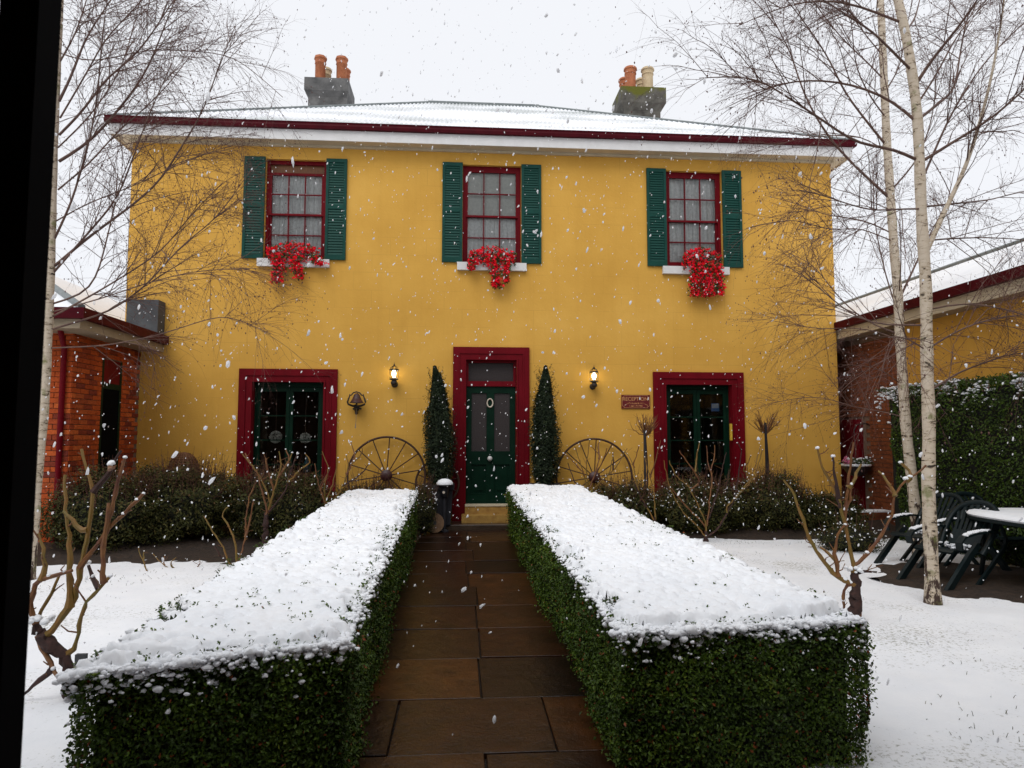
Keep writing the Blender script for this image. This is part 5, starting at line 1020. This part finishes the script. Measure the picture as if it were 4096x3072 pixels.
rose('rose_bush', 'many caned rose bush in front of the french window with the notice', -1.95, p7([(1290,1680),(1290,1600)]),
     [p7(L) for L in ([(1270,1640),(1240,1580),(1100,1450),(990,1250),(960,1100),(945,1020)], [(1290,1640),(1300,1550),(1150,1230),(1040,1150),(990,1020)], [(1290,1640),(1320,1400),(1350,1150),(1310,1050),(1300,900)], [(1350,1130),(1380,1000),(1365,890)], [(1310,1650),(1390,1590),(1530,1350),(1570,1080),(1590,930),(1550,870)],
      [(1500,1330),(1650,1180),(1720,960),(1745,900)], [(1430,1420),(1600,1250),(1690,1160),(1765,930)], [(1250,1200),(1160,1060),(1075,940)], [(1300,1560),(1210,1480),(1120,1390),(1000,1240)], [(1330,1500),(1400,1250),(1440,1050),(1460,960)], [(1590,1100),(1640,1050),(1665,985)], [(1200,1100),(1220,960),(1240,870)])], .011, .035, dy=.3)
rose('rose_bush', 'tall rose bush with two long canes beside the box hedge end', -1.75, p7([(870,1560),(870,1490)]),
     [p7(L) for L in ([(870,1520),(740,1300),(690,1050),(640,950),(610,950)], [(880,1520),(860,1250),(800,1050),(790,990)], [(690,1080),(720,980),(740,900)], [(840,1160),(880,1000),(920,850)], [(800,1420),(700,1200),(670,1100)])], .010, .028, dy=.2)
rose('rose_bush', 'dense thorny rose bush in front of the wheel by the reception sign', -1.1, p7([(320,1330),(310,1250)]),
     [p7(L) for L in ([(320,1280),(240,1000),(200,890)], [(320,1280),(300,1050),(330,850)], [(330,1260),(420,980),(340,900)], [(400,1100),(460,980),(470,920)], [(330,1280),(200,1200),(150,1040)], [(340,1280),(500,1120),(530,950)], [(480,1140),(560,1060),(640,920)], [(300,1150),(180,1010),(110,960)], [(420,1000),(400,900),(410,860)], [(530,1100),(520,980),(515,960)])], .011, .03, dy=.15)
rose('rose_bush', 'snowy rose bush against the box hedge, nearest the brick wing', -3.35, p9([(1370,1440),(1380,1390)]),
     [p9(L) for L in ([(1290,1430),(1230,1200),(1130,1080),(1010,870)], [(1370,1390),(1370,1200),(1300,1000),(1210,880),(1200,830),(1280,760)], [(1390,1380),(1480,1080),(1460,950),(1520,620),(1600,480)], [(1480,1080),(1540,800),(1560,700)], [(1250,1390),(1150,1250),(1120,1180)])], .013, .035, snow=1.0, dy=.15)
rose('rose_bush', 'red tipped rose bush under the window with paper ornaments', -3.0, p5([(390,1720),(400,1650)]),
     [p5(L) for L in ([(400,1680),(480,1400),(530,1250),(520,1080)], [(420,1560),(380,1400),(280,1240),(190,1130),(150,1090)], [(460,1450),(400,1250),(370,1100)], [(520,1300),(620,1150),(570,1060)], [(420,1650),(580,1450),(620,1250),(690,1100)], [(600,1380),(720,1230),(830,1180),(760,1100)], [(540,1250),(600,1180),(640,1090)], [(270,1230),(230,1160),(190,1100)], [(410,1680),(330,1380),(300,1240)])], .013, .035, dy=.2)
rose('rose_bush', 'brown caned rose bush leaning towards the wheel by the bell', -2.6, p5([(960,1700),(960,1600)]),
     [p5(L) for L in ([(960,1640),(1100,1450),(1180,1220),(1150,1110)], [(960,1640),(940,1400),(990,1240),(920,1080)], [(970,1620),(870,1350),(850,1200)], [(1150,1300),(1240,1130),(1195,990)], [(1130,1400),(1290,1300),(1370,1200)], [(960,1560),(1040,1330),(1070,1140)], [(1200,1200),(1300,1100),(1300,1050)], [(900,1450),(970,1300),(1000,1230)])], .011, .03, dy=.2)
for lab, y, tr, cn in (('tiny pruned rose stump at the edge of the dark bed', -3.75, [(400,1560),(400,1530)], [[(395,1540),(350,1380),(300,1290),(290,1210)], [(330,1340),(350,1260)]]), ('low trailing rose with a green cane at the bed edge', -3.6, [(890,1480),(870,1460)], [[(880,1460),(750,1470),(580,1430),(440,1290)], [(650,1440),(620,1380),(700,1320)], [(560,1420),(540,1380),(580,1300)], [(960,1440),(965,1340)]])):
    rose('pruned_rose', lab, y, p9(tr), [p9(L) for L in cn], .008, .016, dy=.1)
# standard (lollipop) roses with stakes
def standard(u, vb, vt, y, label):
    a = Py(u, vb, y); b_ = Py(u-4, vt, y); t = thing('standard_rose', label, 'rose', (a[0], y, .15), 'staked standard roses by the french window')
    obj('stem', MB().tube([(a[0]+.03, y, .1), (a[0]+.05, y, b_[2]*.6), (a[0]+.02, y, b_[2]-.12)], [.016, .013, .012], 7), M['old_wood'], t, smooth=True)
    obj('stake', MB().box(a[0]-.022, a[0]+.012, y-.05, y-.02, .1, b_[2]+.02), M['plastic_pot'], t)
    n = 20; st = np.tile([[a[0]+.02, y, b_[2]-.14]], (n, 1)); an = RNG.random(n)*6.28; d = norm(np.stack([np.cos(an), np.sin(an)*.6, RNG.uniform(.2, 1.6, n)], 1)); L = RNG.uniform(.20, .36, n)
    tau = np.linspace(0, 1, 6); P = st[:, None] + d[:, None]*(L[:, None]*tau)[..., None]; P[:, :, 2] += .10*(L[:, None]*tau**2)/.3 - .03; P += RNG.normal(0, .008, P.shape)
    R = np.tile(np.linspace(.010, .004, 6), (n, 1)); Pk, Rk = kids(P, R, 130, .08, .22, 4, .5, .35, .0, .004); V, F = join([tubes(P, R, 5), tubes(Pk, Rk, 4)]); obj('crown', mesh_np('crown', V, F), M['cane_red'], t)
standard(2579, 1880, 1705, -.55, 'staked standard rose between the reception sign and french window')
standard(3065, 1900, 1695, -.55, 'staked standard rose beyond the french window with the brass handle')

# ------------------------------------------------------------------ hanging basket stand
sy = -.35; a = Py(3490, 1700, sy)
t = thing('basket_stand', 'black iron stand with curved arms by the maroon side door', 'stand', (a[0], sy, 0))
obj('post', MB().tube([(a[0], sy, -.02), (a[0], sy, a[2])], .022, 8), M['black_iron'], t)
for s in (-1, 1): obj('arm', MB().tube([(a[0], sy, a[2]-.02), (a[0]+s*.14, sy, a[2]+.03), (a[0]+s*.30, sy, a[2]+.0), (a[0]+s*.36, sy, a[2]-.10)], .014, 6), M['black_iron'], t)
def basket(u, v, s, label):
    c = Py(u, v, sy); cx = a[0]+s*.36; cx = c[0]; k = thing('hanging_basket', label, 'basket', (cx, sy, c[2]-.2), 'snowy hanging baskets')
    obj('bowl', MB().lathe([(.05, c[2]-.20), (.16, c[2]-.15), (.235, c[2]-.03), (.25, c[2]), (.225, c[2])], (cx, sy, 0), 18), M['plastic_pot'], k, smooth=True)
    obj('snow_rim', MB().tube([(cx+.235*math.cos(q), sy+.235*math.sin(q), c[2]+.008) for q in np.linspace(0, 6.283, 25)[:-1]], .022, 6, True), M['snow'], k, smooth=True)
    P = np.stack([cx+RNG.normal(0, .10, 500), sy+RNG.normal(0, .10, 500), c[2]+RNG.random(500)*.12], 1); V, F = leaves(P, np.tile([[0, -.3, 1.0]], (500, 1)), .05, .5, .2); obj('plant', mesh_np('plant', V, F, False, np.repeat(RNG.random(500), 2)), M['leaf_fresh'], k, kind='stuff')
    n = 60; V, F = blobs(np.stack([cx+RNG.normal(0, .11, n), sy+RNG.normal(0, .1, n), c[2]+.03+RNG.random(n)*.11], 1), RNG.uniform(.012, .03, n), ICO1, .6, .1); obj('snow_clumps', mesh_np('snow_clumps', V, F, True), M['snow'], k, kind='stuff')
    for q in (0, 2.1, 4.2): obj('chain', MB().tube([(cx+.22*math.cos(q), sy+.22*math.sin(q), c[2]), (a[0]+s*.36, sy, a[2]-.10)], .004, 4), M['black_iron'], k)
    return k
k1 = basket(3425, 1862, -1, 'hanging basket with pink flowers and a rim of snow'); basket(3535, 1856, 1, 'hanging basket full of green leaves and snow')
c = Py(3385, 1845, sy-.1); P = c + RNG.normal(0, .03, (60, 3)); V, F = leaves(P, np.tile([[0, -1, .5]], (60, 1)), .035, .8, .3); obj('pink_flowers', mesh_np('pink_flowers', V, F), M['pink'], k1)
lw0, lw1 = Py(3400, 2045, -.9), Py(3565, 2040, -.9)
t = thing('brick_ledge', 'low brick planter ledge with a strip of snow by the side door', 'ledge', ((lw0[0]+lw1[0])/2, -.8, 0))
obj('brickwork', MB().box(lw0[0], lw1[0], -.95, -.65, -.02, lw0[2]-.02), M['dark_brick'], t); obj('snow_strip', MB().cbox(lw0[0]+.02, lw1[0]-.02, -.94, -.70, lw0[2]-.019, lw0[2]+.012, .01), M['snow'], t)

# ------------------------------------------------------------------ garden table and resin chairs
t = thing('garden_table', 'oval dark green garden table under thick snow', 'table', (6.30, -5.52, 0)); tz = .735
def oval(a, b_, z, n=36, p=3.0): return [(6.30+a*np.sign(math.cos(q))*abs(math.cos(q))**(2/p), -5.52+b_*np.sign(math.sin(q))*abs(math.sin(q))**(2/p), z) for q in np.linspace(0, 2*math.pi, n+1)[:-1]]
def slab(layers):
    mb = MB(); n = len(layers[0]); vs = sum(layers, []); fs = [tuple(range(n-1, -1, -1)), tuple((len(layers)-1)*n+i for i in range(n))]
    for k in range(len(layers)-1): fs += [(k*n+i, k*n+(i+1) % n, (k+1)*n+(i+1) % n, (k+1)*n+i) for i in range(n)]
    return mb.add(vs, fs)
obj('tabletop', slab([oval(.58, .74, tz-.04), oval(.59, .75, tz-.035), oval(.59, .75, tz-.005), oval(.58, .74, tz)]), M['resin'], t, smooth=True)
obj('snow_cap', slab([oval(.58, .74, tz+.001), oval(.595, .755, tz+.02), oval(.57, .73, tz+.048), oval(.52, .68, tz+.060)]), M['snow'], t, smooth=True)
for dx, dy_ in ((-.36, -.50), (.36, -.50), (-.36, .50), (.36, .50)): obj('leg', MB().tube([(6.30+dx*1.1, -5.52+dy_*1.05, -.01), (6.30+dx*.9, -5.52+dy_*.9, tz-.03)], [.022, .035], 8), M['resin'], t)
def chair(loc, rot, label, snow=True):
    t = thing('garden_chair', label, 'chair', loc, 'resin garden chairs round the table', local=True, rot=rot); t.rotation_mode = 'XYZ'
    def o(name, mb, mat='resin'): return obj(name, mb, M[mat], t, smooth=True)
    def strap(pts, wv, th=.012):      # flat bar along pts, half width vector wv
        mb = MB(); P = np.array(pts, float); W = np.array(wv, float); T = norm(np.gradient(P, axis=0)); U = norm(np.cross(T, W))*th; vs = []
        for p, u in zip(P, U): vs += [p-W-u, p+W-u, p+W+u, p-W+u]
        fs = [(0, 3, 2, 1), tuple(4*(len(P)-1)+i for i in range(4))]
        for k in range(len(P)-1): fs += [(4*k+i, 4*k+(i+1) % 4, 4*k+4+(i+1) % 4, 4*k+4+i) for i in range(4)]
        return mb.add(vs, fs)
    hw = .25
    o('seat', strap([(0, .31, .375), (0, .27, .40), (0, .08, .375), (0, -.10, .345), (0, -.19, .345)], (.215, 0, 0), .012))
    bk = lambda x, h: (x, -.18 - .60*h, .345 + .80*h)
    arch = [bk(-.235, -.02), bk(-.26, .12), bk(-.27, .32), bk(-.265, .44), bk(-.22, .56), bk(-.13, .635), bk(0, .66), bk(.13, .635), bk(.22, .56), bk(.265, .44), bk(.27, .32), bk(.26, .12), bk(.235, -.02)]
    o('back_frame', MB().tube(spread(arch, [1, 1], .06)[0], .034, 8))
    for k in range(7):
        q = (k-3)/3; o('back_slat', strap([bk(q*.15, .0), bk(q*.15, .25), bk(q*.165, .42), bk(q*.215, .635-.085*q*q)], (.017 if abs(q) < 1 else .015, 0, 0), .007))
    o('back_panel', strap([bk(0, .02), bk(0, .14), bk(0, .27)], (.17, 0, 0), .006))
    for s in (-1, 1):
        o('armrest', strap([(s*.285, -.36, .575), (s*.29, -.20, .595), (s*.295, .05, .585), (s*.29, .24, .555), (s*.285, .30, .50), (s*.28, .28, .42)], (.036, 0, 0), .012))
        o('leg', strap([(s*.27, -.05, .46), (s*.272, .12, .34), (s*.275, .52, .0)], (.0, .026, .026), .020))
        o('leg', strap([(s*.275, -.44, .70), (s*.285, -.53, .50), (s*.285, -.50, .40), (s*.28, .04, .0)], (.0, .016, .016), .014))
    if snow:
        n = 90; P = np.stack([RNG.normal(0, .10, n), -.17+RNG.normal(0, .03, n), .365+RNG.random(n)*.05], 1); V, F = blobs(P, RNG.uniform(.010, .024, n), ICO1, .7, .1); obj('snow_clumps', mesh_np('snow_clumps', V, F, True), M['snow'], t, kind='stuff')
        n = 240
        for s in (-1, 1):
            yy = RNG.uniform(-.22, .22, n); P = np.stack([s*.292+RNG.normal(0, .014, n), yy, .600-.03*np.clip(yy, 0, 1)/.24+RNG.random(n)*.010], 1); V, F = blobs(P, RNG.uniform(.010, .017, n), ICO1, .8, .1); obj('snow_strip', mesh_np('snow_strip', V, F, True), M['snow'], t, kind='stuff')
    return t
def chair_rot(a, b_, g): 
    Rm = Matrix.Rotation(a, 3, 'Z') @ Matrix.Rotation(b_, 3, 'X') @ Matrix.Rotation(g, 3, 'Y'); return Rm.to_euler()
rt = chair_rot(math.radians(111), 0, 0)
chair((5.46, -5.14, 0), rt, 'reclining dark green resin chair with snowy arms, beside the thicker birch')
chair((5.88, -4.06, 0), rt, 'reclining dark green resin chair just in front of the slimmer birch')
chair((6.72, -4.28, 0), chair_rot(math.radians(180), 0, 0), 'dark resin chair between the tall hedge and the snowy table end', False)

# ------------------------------------------------------------------ black post close to the camera; unseen porch added for shade and dark reflections
t = thing('post_with_added_porch', 'square black post close in front, with an unseen porch added behind to shade', 'post_with_added_porch', (-.639, -11.573, 0))
post = obj('post', MB().box(-.666, -.612, -11.60, -11.546, -.03, 3.25), M['black_post'], t)
obj('foot_plate', MB().box(-.70, -.58, -11.63, -11.51, -.02, .03), M['black_post'], post)
obj('added_beam', MB().box(-13.0, 10.0, -11.63, -11.52, 3.25, 3.45), M['black_post'], t)
obj('roof', MB().add([(-13.2, -11.35, 3.455), (10.2, -11.35, 3.455), (10.2, -14.2, 4.1), (-13.2, -14.2, 4.1), (-13.2, -11.35, 3.50), (10.2, -11.35, 3.50), (10.2, -14.2, 4.15), (-13.2, -14.2, 4.15)], [(0, 3, 2, 1), (4, 5, 6, 7), (0, 1, 5, 4), (1, 2, 6, 5), (2, 3, 7, 6), (3, 0, 4, 7)]), M['ridge'], t)  # roof added out of view to shade the near hedge fronts
obj('added_back_wall', MB().box(-13.0, 10.0, -14.4, -14.2, -.05, 5.2), M['timber'], t)  # unseen wall added as something dark for the window glass to reflect
obj('added_deck', MB().box(-13.0, 10.0, -14.2, -11.9, .02, .12), M['timber'], t)

# ------------------------------------------------------------------ grass poking through, falling snow
def tufts():
    n = 6500; x = RNG.uniform(-6, 6.5, n); y = RNG.uniform(-11, -1.8, n); m_ = vnoise(x, y, .8, 31)*.6 + vnoise(x, y, .25, 32)*.4
    k = (m_ > .60) & ((x < -1.75) | (x > 2.25)) & ~((y > -3.5) & (x < 0)); x, y = x[k], y[k]; n = len(x)
    d = norm(np.stack([RNG.normal(0, .8, n), RNG.normal(0, .8, n), np.full(n, .7)], 1)); L = RNG.uniform(.012, .032, n)[:, None]; b0 = np.stack([x, y, np.full(n, -.005)], 1)
    P = np.stack([b0, b0+d*L*.6+np.array([0, 0, .008]), b0+d*L], 1); V, F = tubes(P, np.tile([.0022, .0016, .0006], (n, 1)), 3)
    o = obj('grass_tufts', mesh_np('grass_tufts', V, F, False, np.repeat(RNG.random(n), 6)), M['grass'], kind='stuff'); tag(o, 'sparse dull grass blades showing through the lawn snow', 'grass')
    gb = []
    for gx, gy in ((1.18, -9.62), (1.62, -9.55)):
        for k in range(5): gb.append(np.array([[gx+random.uniform(-.02, .02), gy, -.01], [gx+random.uniform(-.04, .04), gy-.02, .12], [gx+random.uniform(-.08, .08), gy-.04, random.uniform(.2, .32)]]))
    V, F = tubes(np.array(gb), np.tile([.004, .003, .001], (len(gb), 1)), 3); o = obj('grass_clump', mesh_np('grass_clump', V, F, False, np.full(len(F), .3)), M['leaf_fresh'], kind='stuff'); tag(o, 'green grass blades at the foot of the box hedge', 'grass')
tufts()
def snowfall():
    n = 9000; P = np.stack([RNG.uniform(-7.5, 7.5, n), RNG.uniform(-9.9, -.15, n), RNG.uniform(.1, 8.6, n)], 1); d = np.linalg.norm(P-CAM, axis=1); P = P[d > 2.8]
    n = len(P); R = np.exp(RNG.normal(math.log(.0052), .42, n)); V0, F0 = ICO1
    ax = norm(np.array([.25, 0, 1.0]) + RNG.normal(0, .25, (n, 3)))
    sc = RNG.uniform(.7, 1.2, (n, 1, 3)); v = V0[None]*sc*(1+RNG.normal(0, .24, (n, len(V0), 1))); v = v + ax[:, None]*np.einsum('nkc,nc->nk', v, ax)[..., None]*RNG.uniform(.2, 1.6, (n, 1, 1))
    V = (v*R[:, None, None] + P[:, None]).reshape(-1, 3); F = (F0[None] + (np.arange(n)*len(V0))[:, None, None]).reshape(-1, 3)
    o = obj('falling_snow', mesh_np('falling_snow', V, F, True), M['flake'], kind='stuff'); tag(o, 'white snowflakes falling through the garden air', 'snow')
snowfall()
for o in scene.objects:
    for k in ('_local', '_rot'):
        if k in o: del o[k]
